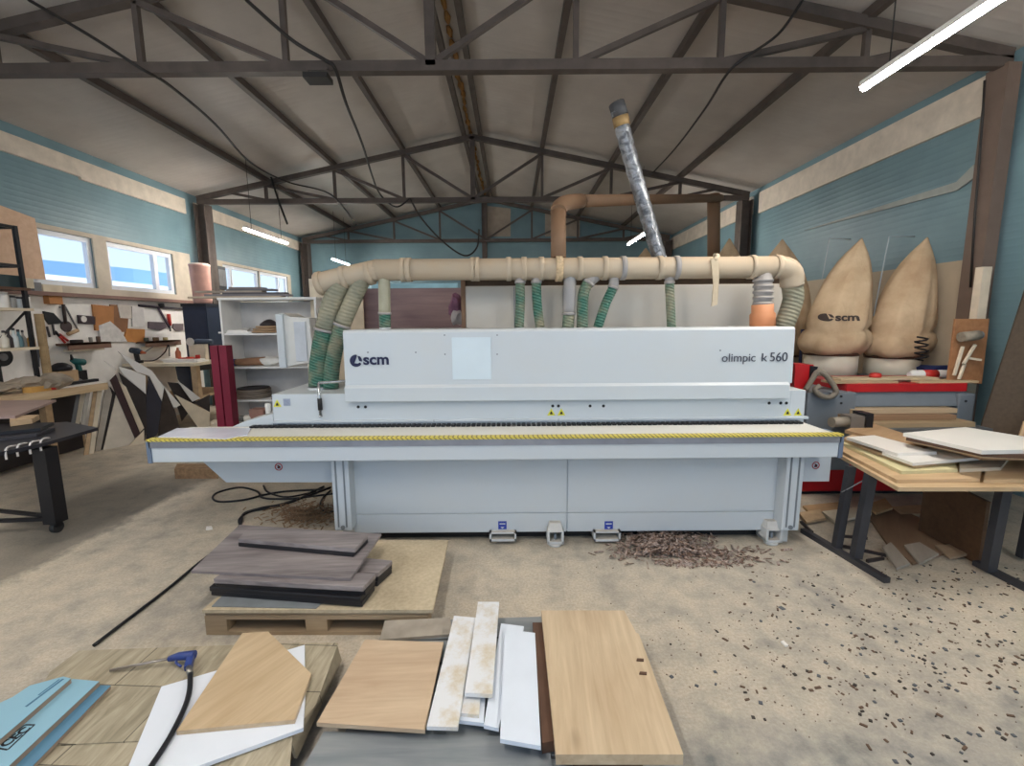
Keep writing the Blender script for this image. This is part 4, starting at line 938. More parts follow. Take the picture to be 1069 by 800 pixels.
a_ = U(53, 303, x=WX); part('block', G().box((XL+.031, a_.y-.1, 2.16), (XL+.12, a_.y+.1, 2.279)), BRN, t)

# --- offcut boards leaning in front of the benches
BASEP = U(140, 464, z=0)
def lb(name, pix, mat, label, back, th, az=-31, ln=11, cat='board', group='boards leaning on the benches'):
    h = Vector((math.cos(R(az)), math.sin(R(az)), 0)); q = BASEP - h*back
    pl = lean_plane(q.x, q.y, az, ln); n = pl[1]
    g = lean(pix, pl, th); o = solo(name, g, mat, label, cat, group); return o
LB = [('board', [(83, 395), (86.5, 397), (77.5, 447), (73.5, 447)], GRY, 'grey edged board farthest left among the leaning boards', -.02, .02),
 ('board', [(86.5, 397), (91, 400), (82.5, 447), (78, 447)], CRM, 'cream board edge next to the grey edged leaning board', -.03, .02),
 ('board', [(91.5, 400.5), (95, 405), (88, 447), (84, 447)], flat('pale_grey_board', (190, 184, 174), .6), 'pale board edge third from left among the leaning boards', -.09, .02),
 ('board', [(98, 406), (102, 403.5), (92, 478), (87, 479)], TAN, 'tan board edge in the middle bunch of leaning boards', -.09, .02),
 ('board', [(102.4, 403.5), (107, 404.5), (97.5, 477.5), (92.5, 478)], CRM, 'cream board edge in the middle bunch of leaning boards', -.09, .02),
 ('board', [(110, 404.5), (114, 403), (117, 412), (104, 476), (98.5, 477)], flat('grey_cream', (184, 176, 164), .6, var=.15), 'greyish cream board beside the big white triangle', .02, .025),
 ('board', [(115, 404), (121, 411), (108, 470), (104.5, 476)], DKB, 'narrow dark board edge behind the white triangle', .05, .02),
 ('triangular_offcut', [(121.5, 411.5), (141, 456), (139.5, 460), (130, 469.5), (106.5, 476)], flat('dusty_white', (206, 196, 180), .6, var=.1), 'large pale triangular offcut standing on the floor', .0, .02),
 ('board', [(115, 397), (121, 391), (147.5, 455), (141, 457.5)], flat('dark_maroon_board', (58, 38, 40), .5), 'long dark board slanting over the pale triangle', -.03, .02),
 ('board', [(122, 396), (131.5, 404), (150.5, 447), (144, 454)], CRM, 'slanting cream board between two dark boards', .0, .02),
 ('triangular_offcut', [(150.5, 449), (150.5, 465), (130, 470.5)], CRM, 'small cream triangular offcut at the floor by the rail end', -.06, .02),
 ('dark_board', [(124, 389), (152, 411), (153.5, 446), (151, 463), (143, 440)], DKB, 'big dark panel leaning right of the slanting cream board', .1, .02),
 ('shard_offcut', [(123.6, 382.7), (139, 387), (152, 392.5), (152.5, 411.5), (128, 390.5)], WHT, 'white jagged offcut above the big dark panel', .08, .02),
 ('shard_offcut', [(123.6, 367), (157.7, 386.6), (171.5, 404), (169, 419), (156, 392.5), (143, 388.5)], WHT, 'long white pointed shard reaching highest among the boards', .14, .02),
 ('shard_offcut', [(171.5, 403.6), (188.5, 423), (182, 426.5)], WHT, 'slim white pointed shard between dark panels', .16, .02),
 ('shard_offcut', [(185, 397), (209.5, 416), (201, 419.5)], WHT, 'small white shard near the maroon column', .3, .02),
 ('shard_offcut', [(182.7, 412), (219, 430.5), (219, 445), (207.6, 447)], CRM, 'broad pale pointed offcut reaching the maroon column', .12, .02),
 ('shard_offcut', [(108.5, 376.5), (121.5, 384.5), (121, 387)], WHT, 'tiny white pointed sliver leftmost among the shards', .1, .015),
 ('dark_board', [(152.7, 412), (155.5, 393), (169, 419.5), (165, 452), (153, 466)], flat('dark_panel_blue', (46, 46, 56), .45), 'dark panel just behind the end of the machine rail', .12, .02),
 ('dark_board', [(169.3, 419), (171.5, 405), (182, 426.5), (190, 455), (165, 458)], flat('dark_panel_brown', (62, 52, 46), .5, var=.3), 'dark brown panel below the slim white shard', .18, .02),
 ('dark_board', [(175, 399), (186, 400), (205, 420), (190, 440), (182, 412)], DKB, 'dark panel behind the small white shard', .36, .02),
 ('dark_board', [(203, 420.5), (219, 412), (219, 430)], DKB, 'dark triangular panel beside the maroon column', .2, .02),
 ('dark_board', [(183, 380), (202, 380), (211, 414), (200, 414), (186, 396)], flat('dark_blue_panel', (52, 54, 62), .5), 'upright dark panel under the second bench', .42, .02)]
for nm, pix, mt, label, back, th in LB: lb(nm, pix, mt, label, back, th)
lb('triangular_offcut', [(0, 508), (-12, 500), (24, 468), (43.5, 491)], flat('pale_triangle', (222, 212, 192), .6, var=.06), 'big pale triangular offcut under the black table', .95, .02, -12, 12)
for i, (pix, mt, lb_) in enumerate((([(58, 438), (76, 428), (82, 436), (70, 446)], CRM, 'pale offcut lying under the long bench'), ([(60, 455), (88, 446), (90, 466), (76, 470)], TAN, 'tan crumpled cardboard under the long bench'), ([(38, 425), (50, 428), (55, 442), (40, 440)], WHT, 'white offcut standing behind the pinkish board'))):
    lb('offcut', pix, mt, lb_, .5+.05*i, .02, -20, 20)
p = U(205, 499, z=0); solo('chipboard_block', G().prism([U(183, 500, z=0), U(228, 500, z=0), U(226, 494, z=0), U(186, 494, z=0)], (0, 0, .12)), flat('sawdust_brown', (140, 112, 84), .9, var=.3, scale=20), 'brown chipboard block on the floor under the rail end', 'block')

# --- black table at the frame edge
TZ = .84
t = thing('black_table', 'black steel table on castors with dark panels on it, cut by the frame edge', 'table', (-4.7, 4.2, 0))
A = U(40, 462, z=TZ)
L = U(60, 556, z=0)
part('frame_rail', G().bar(U(-60, 485, z=TZ-.03), U(46, 463, z=TZ-.03), .06, .06), BLK, t)
part('frame_rail', G().bar(U(44, 463, z=TZ-.03), U(80, 446, z=TZ-.03), .05, .05), BLK, t)
part('leg', G().bar((L.x, L.y, .10), (L.x, L.y, TZ-.05), .115, .115), BLK, t)
L2 = L + Vector((-1.7, -.12, 0)); part('leg', G().bar((L2.x, L2.y, .10), (L2.x, L2.y, TZ-.05), .115, .115), BLK, t)
part('brace', G().bar((L.x, L.y, .13), (L2.x, L2.y, .13), .03, .03), BLK, t); part('brace', G().bar((L.x, L.y, .15), (L.x-1.2, L.y+.25, .15), .03, .03), BLK, t)
for q in (L, L2):
    c_ = part('castor', G().tube([(q.x-.02, q.y, .052), (q.x+.02, q.y, .052)], .05, 16), flat('castor_rubber', (52, 52, 52), .6), t); part('fork', G().box((q.x-.03, q.y-.03, .06), (q.x+.03, q.y+.03, .11)), BLK, c_)
part('table_top', G().prism([U(102, 446.5, z=TZ+.01), U(44, 463, z=TZ+.01), U(-70, 487, z=TZ+.01), U(-70, 449, z=TZ+.01), U(70, 440.5, z=TZ+.01)], (0, 0, -.03)), flat('black_top', (44, 44, 50), .35), t)
for px, py in ((6, 471.5), (18, 468.5), (31, 466), (42, 463)):
    q = U(px, py, z=TZ); part('cable_tie', G().tube(smooth_pts([q+Vector((-.04, .12, .015)), q+Vector((0, .02, .03)), q+Vector((.02, -.02, .0)), q+Vector((.03, -.03, -.06))], 4), .008, 6), flat('white_tie', (206, 200, 196), .6), t)
solo('dark_board', slab([(57, 447), (38, 453), (-70, 466), (-70, 452)], TZ+.04, .028), flat('dark_board_grey', (58, 56, 60), .5), 'dark board lying flat on the black table, under the pinkish board', 'board')
solo('black_board', slab([(56, 441), (42, 447), (-70, 458), (-70, 444)], TZ+.075, .03), BLK, 'black board on the black table between the dark and pinkish boards', 'board')
solo('spacer_block', slab([(41, 433), (33, 437), (10, 440), (10, 434)], TZ+.13, .05), TAN, 'tan spacer block carrying the pinkish board', 'block')
solo('pinkish_board', slab([(58.5, 417.5), (15.5, 434.5), (-70, 437), (-70, 419)], TZ+.155, .024), wood('pinkish_wood', (152, 128, 122), (176, 152, 144), .3, 1, .35), 'pinkish brown board raised on the black table', 'board')
# ------------------------------------------------------------------ dust-bag side
RED = flat('red_paint', (176, 26, 30), .4, var=.12)
GPM = flat('grey_machine_paint', (112, 118, 124), .45, var=.06)
GPD = flat('grey_machine_dark', (84, 88, 92), .5)
YM = 4.55
t = thing('thickness_sander', 'red and grey woodworking machine behind the board table', 'machine', (3.55, 4.9, 0))
xr0, xr1 = U(836, 500, y=YM).x, U(1012, 420, y=YM).x
zr1 = U(950, 401, y=YM).z
part('red_base', G().box((xr0, YM+.02, .04), (xr1-.1, YM+.70, U(900, 462, y=YM).z)), RED, t, bev=.01)
part('base_plinth', G().box((xr0+.05, YM+.06, 0), (xr1-.15, YM+.65, .05)), BLK, t)
xg = U(887, 420, y=YM).x
part('head', G().prism([(xg, YM, U(900, 425, y=YM).z), (xg, YM+.06, zr1-.05), (xg, YM+.7, zr1-.05), (xg, YM+.7, U(900, 425, y=YM).z)], (xr1-xg, 0, 0)), GPM, t, bev=.008)
part('red_top', G().box((xg-.03, YM+.02, U(900, 410, y=YM).z), (xr1-.02, YM+.72, zr1)), RED, t, bev=.006)
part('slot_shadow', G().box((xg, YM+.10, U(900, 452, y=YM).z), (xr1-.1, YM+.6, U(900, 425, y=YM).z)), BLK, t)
part('column', G().box((U(838, 430, y=YM).x, YM-.06, .3), (xg+.02, YM+.7, U(862, 409, y=YM).z)), GPM, t, 'grey end column', bev=.012)
part('column', G().box((xr1-.12, YM-.01, .3), (xr1+.05, YM+.7, U(1010, 411, y=YM).z)), GPM, t, bev=.012)
for py in (414, 421): part('bolt', fdisc(G(), U(878, py, y=YM-.062), .012, th=.006, seg=10), BLK, t)
part('bolt', fdisc(G(), U(1008, 419, y=YM-.012), .012, th=.006, seg=10), BLK, t)
a_, b_2 = U(829, 381, y=YM-.02), U(853, 406, y=YM-.02)
cb_ = part('control_box', G().prism([U(830, 380, y=YM-.02), U(850, 381, y=YM-.02), U(843, 408, y=YM-.02), U(829, 406, y=YM-.02)], (0, .22, 0)), RED, t, bev=.006)
part('button_panel', G().prism([U(846, 382, y=YM-.03), U(854, 383, y=YM-.03), U(850, 398, y=YM-.03), U(845, 397, y=YM-.03)], (0, .2, 0)), BLK, cb_)
part('flexible_lead', G().tube(smooth_pts([U(841, 407, y=YM-.07), U(848, 396, y=YM-.08), U(854, 388, y=YM-.09), U(862, 392, y=YM-.10), U(871, 404, y=YM-.10), U(872, 411, y=YM-.1), U(864, 415, y=YM-.10), U(855, 412, y=YM-.10), U(851, 407, y=YM-.09), U(856, 403, y=YM-.09)], 6), .026, 8), flat('grey_lead', (128, 118, 104), .7), t)
BEDZ = U(940, 447, y=4.26).z
part('feed_bed', G().box((xg-.02, YM-.35, BEDZ-.06), (xr1-.1, YM+.2, BEDZ)), GPD, t)
m1 = U(868, 441, y=4.15)
mt_ = part('drive_motor', G().tube([(m1.x, 4.15, m1.z), (m1.x+.16, 4.17, m1.z)], .048, 16), flat('dusty_motor', (150, 138, 122), .6, .2), t)
part('motor_plate', G().cb((m1.x+.23, 4.19, m1.z), (.14, .14, .12)), flat('grey_brown_motor', (112, 104, 96), .6), mt_); part('motor_cover', G().cb((m1.x+.33, 4.2, m1.z), (.08, .16, .17)), BLK, mt_)
part('motor_bracket', G().box((m1.x+.25, 4.2, m1.z-.13), (m1.x+.36, YM-.02, m1.z-.05)), GPD, t)
zf = BEDZ + .001
# boards lying on its bed and top
for i, (x0, x1, y0, d, c_, lbx) in enumerate(((889, 1021, 4.26, .28, (176, 150, 116), 'thick tan board, lowest on the red machine bed'), (884, 1000, 4.36, .26, (152, 120, 92), 'brown board in the middle on the red machine bed'), (890, 1000, 4.44, .24, (196, 172, 140), 'pale board topmost on the red machine bed'))):
    xa = U(x0, 440, y=y0).x; xb = U(x1, 440, y=y0).x
    solo('board', G().prism([(xa, y0, zf+i*.05), (xb, y0+.02, zf+i*.05), (xb, y0+.02+d, zf+i*.05), (xa, y0+d, zf+i*.05)], (0, 0, .046)), wood('bed_board_%d' % i, tuple(int(v*.9) for v in c_), c_, 0, 1), lbx, 'board', 'boards on the red machine')
zt2 = zr1+.001
for i, (x0, x1, y0, c_, lbx) in enumerate(((868, 938, YM+.05, (190, 164, 128), 'tan plank on top of the red machine near its control box'), (878, 980, YM+.12, (206, 184, 150), 'long pale plank on top of the red machine below the dust bags'), (960, 1022, YM+.03, (210, 180, 140), 'light plank overhanging the end of the red machine'))):
    xa = U(x0, 398, y=y0).x; xb = U(x1, 398, y=y0).x
    solo('plank', G().prism([(xa, y0, zt2+i*.024*(i < 2)), (xb, y0, zt2+i*.024*(i < 2)), (xb, y0+.16, zt2+i*.024*(i < 2)), (xa, y0+.16, zt2+i*.024*(i < 2))], (0, 0, .022)), wood('top_plank_%d' % i, tuple(int(v*.88) for v in c_), c_, 0, 1), lbx, 'plank', 'planks on the red machine')
p = U(972, 390, y=YM+.35)
t = thing('glue_bottle', 'white bottle with a red band lying on the red machine', 'bottle', (p.x, YM+.35, zt2))
part('bottle_body', G().tube([(p.x-.24, YM+.35, zt2+.052), (p.x-.2, YM+.35, zt2+.052), (p.x+.16, YM+.35, zt2+.052), (p.x+.2, YM+.35, zt2+.052)], [.03, .05, .05, .035], 14), WHT, t)
part('red_band', G().tube([(p.x-.10, YM+.35, zt2+.052), (p.x+.05, YM+.35, zt2+.052)], .0515, 14), REDP, t)
p = U(926, 395, y=YM+.02); solo('red_spool', G().lathe([(.05, 0), (.055, .01), (.05, .04), (.03, .05)], (p.x, YM+.01+.16, zt2+.047), 14), REDP, 'red spool lying on the long pale plank by the dust bags', 'spool')
# --- dust collectors with cloth bags
BAG = NT('bag_cloth'); v = BAG.co(); f = BAG.noise(v, 3, 6, .6); BAG.col(BAG.ramp(f, [(.3, lin((178, 148, 116))), (.7, lin((210, 184, 150)))])); BAG.bump(BAG.noise(BAG.co((2.2, 2.2, .8)), 3.0, 3, .5, 1.0), .45, .03); BAGM = BAG.fin(.85, 0, .2)
DRUM = dusty('drum_cream', (214, 208, 190), (196, 164, 124), .5, .5, 6)
def bag_mesh(cx, cy, z0, z1, r, seed, tipx=0, fold=.0):
    rr = random.Random(seed); g = G(); n = 36; H = z1-z0
    prof = [(0, .82), (.03, 1.0), (.07, 1.08), (.12, 1.10), (.17, 1.02), (.20, .90), (.24, .98), (.32, .97), (.40, .93), (.50, .87), (.60, .79), (.70, .68), (.80, .52), (.88, .34), (.95, .15), (1.0, .02)]
    rings = []; ph = rr.uniform(0, 6)
    for h, k in prof:
        ring = []
        for j in range(n):
            a = 2*math.pi*j/n
            w = 1 + (.05*math.sin(3*a+ph+h*4) + .05*math.sin(7*a+ph*2-h*3)) + (.03*math.sin(5*a+9*h) if h < .3 else 0)
            dep = 1.0 - .45*max(0, h-.2)
            # a deep crease up the front
            cr = math.exp(-((a - (1.5*math.pi + fold + .25*h)) / .17)**2) * .30 * math.sin(math.pi*min(1, h*1.1)) + math.exp(-((a - (1.5*math.pi + fold - .95 + .5*h)) / .13)**2) * .15 * max(0, math.sin(math.pi*min(1, (h-.15)*1.3)))
            ring.append(g._v((cx + tipx*h**1.3 + r*k*(w-cr)*math.cos(a), cy + r*k*(w-cr)*dep*math.sin(a), z0 + H*h + .03*math.sin(2*a+ph)*(h < .25)*(h > 0))))
        rings.append(ring)
    for i in range(len(rings)-1):
        for j in range(n):
            q = g.b.faces.new((rings[i][j], rings[i][(j+1) % n], rings[i+1][(j+1) % n], rings[i+1][j])); q.smooth = True
    g.b.faces.new(rings[0][::-1]); g.b.faces.new(rings[-1]); return g
def collector(label, specs, rods):
    cx = sum(s[0] for s in specs)/len(specs); cy = specs[0][1]
    t = thing('dust_collector', label, 'dust collector', (cx, cy, 0))
    for i, (x, y, zb_, ztp, r, tx, fo) in enumerate(specs):
        b = part('cloth_bag', bag_mesh(x, y, zb_, ztp, r, 11+i*5+int(x*10), tx, fo), BAGM, t)
        part('clamp_band', G().lathe([(r*.80, zb_-.02), (r*.86, zb_-.015), (r*.86, zb_+.025), (r*.80, zb_+.03)], (x, y, 0), 28), flat('band_dark', (84, 60, 44), .6), b)
        part('drum', G().lathe([(r*.78, zb_-.26), (r*.84, zb_-.25), (r*.84, zb_-.005), (r*.80, zb_)], (x, y, 0), 28), DRUM, t)
        part('hopper', G().lathe([(r*.5, .12), (r*.55, .14), (r*.80, zb_-.28), (r*.80, zb_-.25)], (x, y, 0), 24), flat('hopper_grey', (120, 124, 126), .5), t)
        part('stand', G().lathe([(r*.75, 0), (r*.75, .12), (r*.5, .13)], (x, y, 0), 20), BLK, t)
    x0 = min(s[0] for s in specs); x1 = max(s[0] for s in specs)
    part('manifold', G().box((x0, specs[0][1]-.08, 1.0), (x1, specs[0][1]+.08, 1.16)) if abs(specs[0][1]-specs[1][1]) < .1 else G().bar((specs[0][0], specs[0][1], 1.08), (specs[1][0], specs[1][1], 1.08), .16), GPD, t)
    for rd in rods: part('hanger_rod', G().tube([U(a, b, y=Y) for a, b, Y in rd], .008, 6), flat('pale_rod', (150, 160, 164), .5), t)
    return t
YA = 5.62
def spec(px, ptop, pbot, y, r, tx=0, fo=0):
    c_ = U(px, 330, y=y); return (c_.x, y, U(px, pbot, y=y-r*.8).z, U(px, ptop, y=y).z, r, tx, fo)
A1 = spec(870, 249, 371, YA, .345, .26, .75); A2 = spec(936, 248, 374, YA+.0, .335, .27, .25)
ca = collector('dust collector with two tall tan cloth bags, one lettered, behind the red machine', [A1, A2],
          [[(888, 250, YA), (866, 249, YA), (858, 292, YA)], [(955, 247, YA), (928, 247, YA), (912, 330, YA)]])
b1 = [c for c in ca.children if c.name.startswith('cloth_bag')][0]
# lettering printed on the first bag, draped on its surface
dg = bpy.context.evaluated_depsgraph_get(); bvh = BVHTree.FromObject(b1, dg); org = ORG[ca.name]
g = G(); w0 = U(853.5, 334, y=YA-.25); w0.x = 3.70; w1 = w0+Vector((.36, 0, 0)); sz = .12
emr = .047
b = text_bm('scm', sz, .0, .004); xs_ = [v.co.x for v in b.verts]; kx = (w1.x-w0.x-.118)/(max(xs_)-min(xs_))
b2 = bmesh.new()
cxm, czm = w0.x+.062, w0.z-.012+.04
def addpoly(pp):
    vs = [b2.verts.new((x_, 0, z_)) for x_, z_ in pp]; b2.faces.new(vs)
arc = [(math.cos(R(tt)), math.sin(R(tt))) for tt in range(80, 331, 10)]
addpoly([(cxm+u*emr, czm+v_*emr) for u, v_ in arc + [(.62, -.30), (.25, -.46), (-.28, -.40), (.22, .78)]])
arc = [(math.cos(R(tt)), math.sin(R(tt))) for tt in range(-8, 56, 8)]
addpoly([(cxm+u*emr, czm+v_*emr) for u, v_ in arc + [(.32, .80), (.52, -.02)]])
bmesh.ops.triangulate(b2, faces=b2.faces[:])
def drape(x_, z_):
    hit = bvh.ray_cast(Vector((x_, YA-2, z_)) - org, Vector((0, 1, 0)))
    return (hit[0] + org + Vector((0, -.012, 0))) if hit[0] is not None else Vector((x_, YA-.4, z_))
for src, fn in ((b, lambda co: (w0.x+.118+(co.x-min(xs_))*kx, w0.z-.012+co.y)), (b2, lambda co: (co.x, co.z))):
    mp = {v: g._v(drape(*fn(v.co))) for v in src.verts}
    for f in src.faces:
        try: g.b.faces.new([mp[v] for v in f.verts])
        except ValueError: pass
g.b.normal_update()
part('printed_mark', g, flat('faded_print', (74, 62, 56), .8), ca, 'dark print reading scm with a round emblem')
B1 = spec(757, 249, 372, 7.5, .42, 0, 0); B2 = spec(811, 250, 372, 6.75, .44, .0, .3)
collector('second dust collector whose two bag tips rise above the dust pipe', [B1, B2], [])
C1 = spec(672, 259, 370, 9.0, .55, 0, 0)
t = thing('cloth_bag', 'tan cloth bag far behind the silver duct', 'dust bag', (C1[0], 9.0, C1[2]-.4)); part('bag', bag_mesh(*C1[:2], C1[2], C1[3], C1[4], 3), BAGM, t); part('drum', G().lathe([(.44, 0), (.46, .02), (.46, C1[2]), (.40, C1[2]+.01)], (C1[0], 9.0, 0), 24), DRUM, t)
solo('orange_box', G().box((U(655, 290, y=7.2).x, 7.2, 0), (U(682, 290, y=7.2).x, 7.6, U(660, 287, y=7.2).z)), flat('orange_card', (196, 112, 66), .7), 'orange box just visible under the dust pipe behind the machine', 'box')
solo('blue_board_strip', G().box((U(838, 352, y=6.07).x, 6.07, 0), (U(846, 352, y=6.07).x+.1, 6.12, U(842, 344, y=6.07).z)), flat('dark_blue', (24, 40, 84), .6), 'narrow dark blue panel between the dust bags', 'panel')
cs = [(U(962+5*math.sin(i*1.05), 352+i*1.0, y=5.1)+Vector((0, .06*math.cos(i*1.05), 0))) for i in range(26)]
solo('coiled_lead', G().tube(cs, .010, 6), BLK, 'black spiral lead hanging beside the dust bags', 'cable')
p = U(975, 385, y=5.25); solo('blue_bundle', G().blob((p.x+.1, 5.35, zt2+.0+.05), (.26, .12, .06), 5, 2, .2), flat('dark_blue_cloth', (44, 56, 104), .8), 'dark blue cloth bundle behind the white bottle', 'cloth')
# pale timber beside the column, ply board with roll
p0 = U(1027, 279, y=4.85); solo('pale_timber', G().box((p0.x-.045, 4.81, 0), (p0.x+.05, 4.89, p0.z)), flat('pale_timber', (206, 192, 170), .6), 'pale square timber standing beside the thick column', 'timber')
t = thing('plywood_board', 'small brown plywood board carrying a dusty grey roll by the thick column', 'board', U(1008, 398, y=4.74))
part('board', G().prism([U(998, 333, y=4.70), U(1033, 333, y=4.70), U(1025, 401, y=4.66), U(990, 398, y=4.66)], (0, .025, 0)), wood('ply_brown', (140, 96, 62), (170, 122, 84), 1.5, 1), t)
q0, q1 = U(1003, 352, y=4.62), U(1021, 350, y=4.62)
part('roll', G().tube([q0, q1], .05, 14), flat('dusty_grey_roll', (138, 128, 112), .9, var=.2, scale=20), t); part('roll_core', G().tube([q1, q1+Vector((.03, 0, 0))], .04, 12), GRY, t)
for a_, b_2 in (((1005, 362), (996, 392)), ((1018, 360), (1006, 380)), ((1011, 374), (1024, 376)), ((1007, 380), (1001, 396))): part('stick', G().bar(U(*a_, y=4.64), U(*b_2, y=4.62), .022), CRM, t)
# --- board table
m_ = flat('trestle_grey', (62, 62, 66), .5, .2)
TT = .74
def floor_at(px, py): return U(px, py, z=0)
LA, LBb = floor_at(873, 576), floor_at(893, 586)
t = thing('board_table', 'makeshift board table on dark steel legs, piled with white and tan boards', 'table', (3.6, 3.5, 0))
part('leg', G().bar((LA.x, LA.y, 0.03), (LA.x+.05, LA.y, TT-.03), .055, .05, (0, 1, 0)), m_, t); part('leg', G().bar((LBb.x, LBb.y, 0.03), (LBb.x+.05, LBb.y, TT-.03), .065, .055, (0, 1, 0)), m_, t)
s0, s1 = floor_at(838, 556), floor_at(926, 609)
part('floor_skid', G().bar((s0.x, s0.y, .02), (s1.x, s1.y, .02), .05, .04), m_, t)
part('cross_wire', G().bar((LA.x, LA.y, .5), (LBb.x+.05, LBb.y, .68), .008), GRY, t)
LC, LD = floor_at(1031, 600), floor_at(1066, 586)
part('leg', G().bar((LC.x, LC.y, .03), (LC.x+.03, LC.y, TT-.03), .07, .055, (0, 1, 0)), m_, t); part('leg', G().bar((LD.x, LD.y, .03), (LD.x+.03, LD.y, TT-.03), .05, .05, (0, 1, 0)), m_, t)
s0, s1 = floor_at(1018, 590), floor_at(1085, 624); part('floor_skid', G().bar((s0.x, s0.y, .02), (s1.x, s1.y, .02), .05, .04), m_, t)
top = [(873, 473), (938, 509), (1150, 509), (1150, 462), (960, 447), (880, 462)]
part('table_top', slab(top, TT, .028), wood('top_board', (184, 154, 116), (212, 184, 146), 0, 1), t)
def bd(pix, z, th, mat, label, name='board'): return solo(name, slab(pix, z, th), mat, label, 'board', 'boards piled on the board table')
WB = flat('white_board', (226, 222, 214), .35, var=.04, scale=2)
bd([(874, 468.5), (936, 501), (1023, 500), (1030, 466), (920, 446)], TT+.026, .025, wood('pile_tan', (178, 148, 110), (208, 178, 140), 0, 1), 'wide tan board at the bottom of the table pile')
bd([(1027, 501), (1140, 500), (1140, 470), (1034, 466)], TT+.026, .025, wood('pile_tan2', (186, 156, 118), (214, 186, 148), 0, 1), 'tan board at the bottom of the table pile, cut by the frame edge')
bd([(876, 461), (941, 492), (1000, 490), (990, 470), (915, 448)], TT+.051, .024, flat('pale_yellow_board', (206, 196, 152), .6), 'pale yellowish board low in the table pile')
bd([(1002, 490), (1045, 488), (1060, 470), (1000, 466)], TT+.051, .024, CRM, 'short cream board low in the table pile beside the yellowish one')
bd([(879, 457.5), (918, 473), (956, 486), (1000, 480), (985, 462), (912, 446)], TT+.076, .024, TAN, 'tan board under the white boards on the table')
bd([(921, 472), (984, 466), (1023, 477.5), (953, 483.5)], TT+.10, .022, WB, 'white board in the middle of the table, its front corner free')
bd([(884, 456.5), (913, 454.5), (978, 471.5), (937, 473.5)], TT+.124, .023, WB, 'narrow white board topmost at the machine side of the table')
bd([(882, 449), (908, 441), (976, 463), (958, 468)], TT+.10, .03, wood('ply_edge', (158, 126, 92), (184, 152, 116), .6, 1), 'brown board wedged behind the white boards on the table')
# right stack
for i in range(4):
    dx = (0, 4, -2, 0)[i]
    bd([(946+dx, 455.5-i*.6+3), (1008, 449.5-i*.6+2), (1120, 467-i*.6), (1120, 478), (1026+dx, 477-i*1.2)], TT+.102+i*.026+.024, .025, (wood('st0', (150, 116, 84), (182, 146, 108), .4, 1), TAN, wood('st2', (190, 160, 122), (214, 186, 148), .4, 1), DBR)[i], ('lowest brown board of the thick stack on the table', 'second tan board of the thick stack on the table', 'third light board of the thick stack on the table', 'dark board just under the topmost white board')[i])
bd([(943, 452), (1008, 446), (1120, 464), (1120, 469), (1025, 470.5)], TT+.102+4*.026+.026, .027, WB, 'large white board topmost on the thick stack')
# leaning dark panels
pl = lean_plane(4.35, 4.15, -118, 17)
solo('dark_board', lean([(1082, 268), (1026, 441), (1020, 470), (1075, 484), (1105, 300)], pl, .04), flat('dark_brown_felt', (78, 66, 54), .9, var=.15, scale=30), 'big dark brown panel leaning behind the board table', 'panel')
pl = lean_plane(3.62, 3.55, -105, 8)
bq = [U(962, 556, z=0), U(1025, 590, z=0)]
dv = (bq[1]-bq[0]); az = math.degrees(math.atan2(-dv.x, dv.y)) 
pl = (bq[0], Vector((-dv.y, dv.x, 0)).normalized() if Vector((-dv.y, dv.x, 0)).y < 0 else -Vector((-dv.y, dv.x, 0)).normalized())
g = G().prism([bq[0], bq[1], bq[1]+Vector((0, 0, .5)), bq[0]+Vector((0, 0, .55))], -pl[1]*.03)
solo('dark_board', g, wood('deep_brown_wood', (74, 52, 36), (98, 72, 50), 0, 1), 'dark brown panel standing on edge beneath the board table', 'panel')  # dark brown is the panel's own wood tone
solo('tan_board', lean([(1069, 440), (1062, 462), (1120, 480), (1120, 420)], lean_plane(4.2, 3.95, -118, 17), .02), TAN, 'tan panel edge beside the big dark leaning panel', 'panel')
# --- boards and litter on the floor under the table
def fl(pix, z, th, mat, label, cat='board', name='board'): return solo(name, slab(pix, z, th), mat, label, cat, 'boards on the floor under the table')
fl([(902, 532), (940, 531), (1013, 566), (986, 577), (953, 588), (926, 567)], .02, .02, wood('floor_brown', (118, 94, 74), (146, 120, 96), .9, .8), 'large flat brown sheet on the floor under the table', name='brown_sheet')
fl([(921, 571), (930, 566), (950, 588), (936, 593)], .041, .018, wood('floor_pale', (150, 140, 128), (176, 166, 152), .9, .8), 'short grey plank on the floor before the brown sheet', name='plank')
fl([(944, 569), (960, 566), (980, 578), (960, 588)], .041, .018, wood('floor_pale', (150, 140, 128), (176, 166, 152)), 'second grey plank lying on the brown sheet under the table', name='plank')
fl([(976, 569), (1008, 568), (1022, 576), (992, 582)], .041, .018, wood('floor_pale2', (150, 128, 104), (178, 154, 128), .3, .8), 'tan plank on the end of the brown sheet', name='plank')
KR = flat('kraft', (176, 142, 104), .8, var=.15, scale=8)
for i, (pix, mt, lbx) in enumerate((([(838, 528), (878, 524), (884, 534), (848, 538)], KR, 'flat cardboard piece nearest the slanted machine leg'), ([(858, 534), (905, 528), (910, 536), (872, 545)], CRM, 'cream cardboard flap between the table legs'),
        ([(905, 527), (924, 520), (932, 530), (915, 536)], KR, 'upturned cardboard flap behind the table legs'), ([(930, 529), (962, 527), (965, 536), (940, 537)], TAN, 'tan cardboard piece against the red base'), ([(834, 535), (856, 532), (862, 541), (842, 545)], TAN, 'small tan offcut beside the slanted machine leg'))):
    fl(pix, .022+.021*(i % 3), .02, mt, lbx, 'cardboard', 'cardboard_piece')
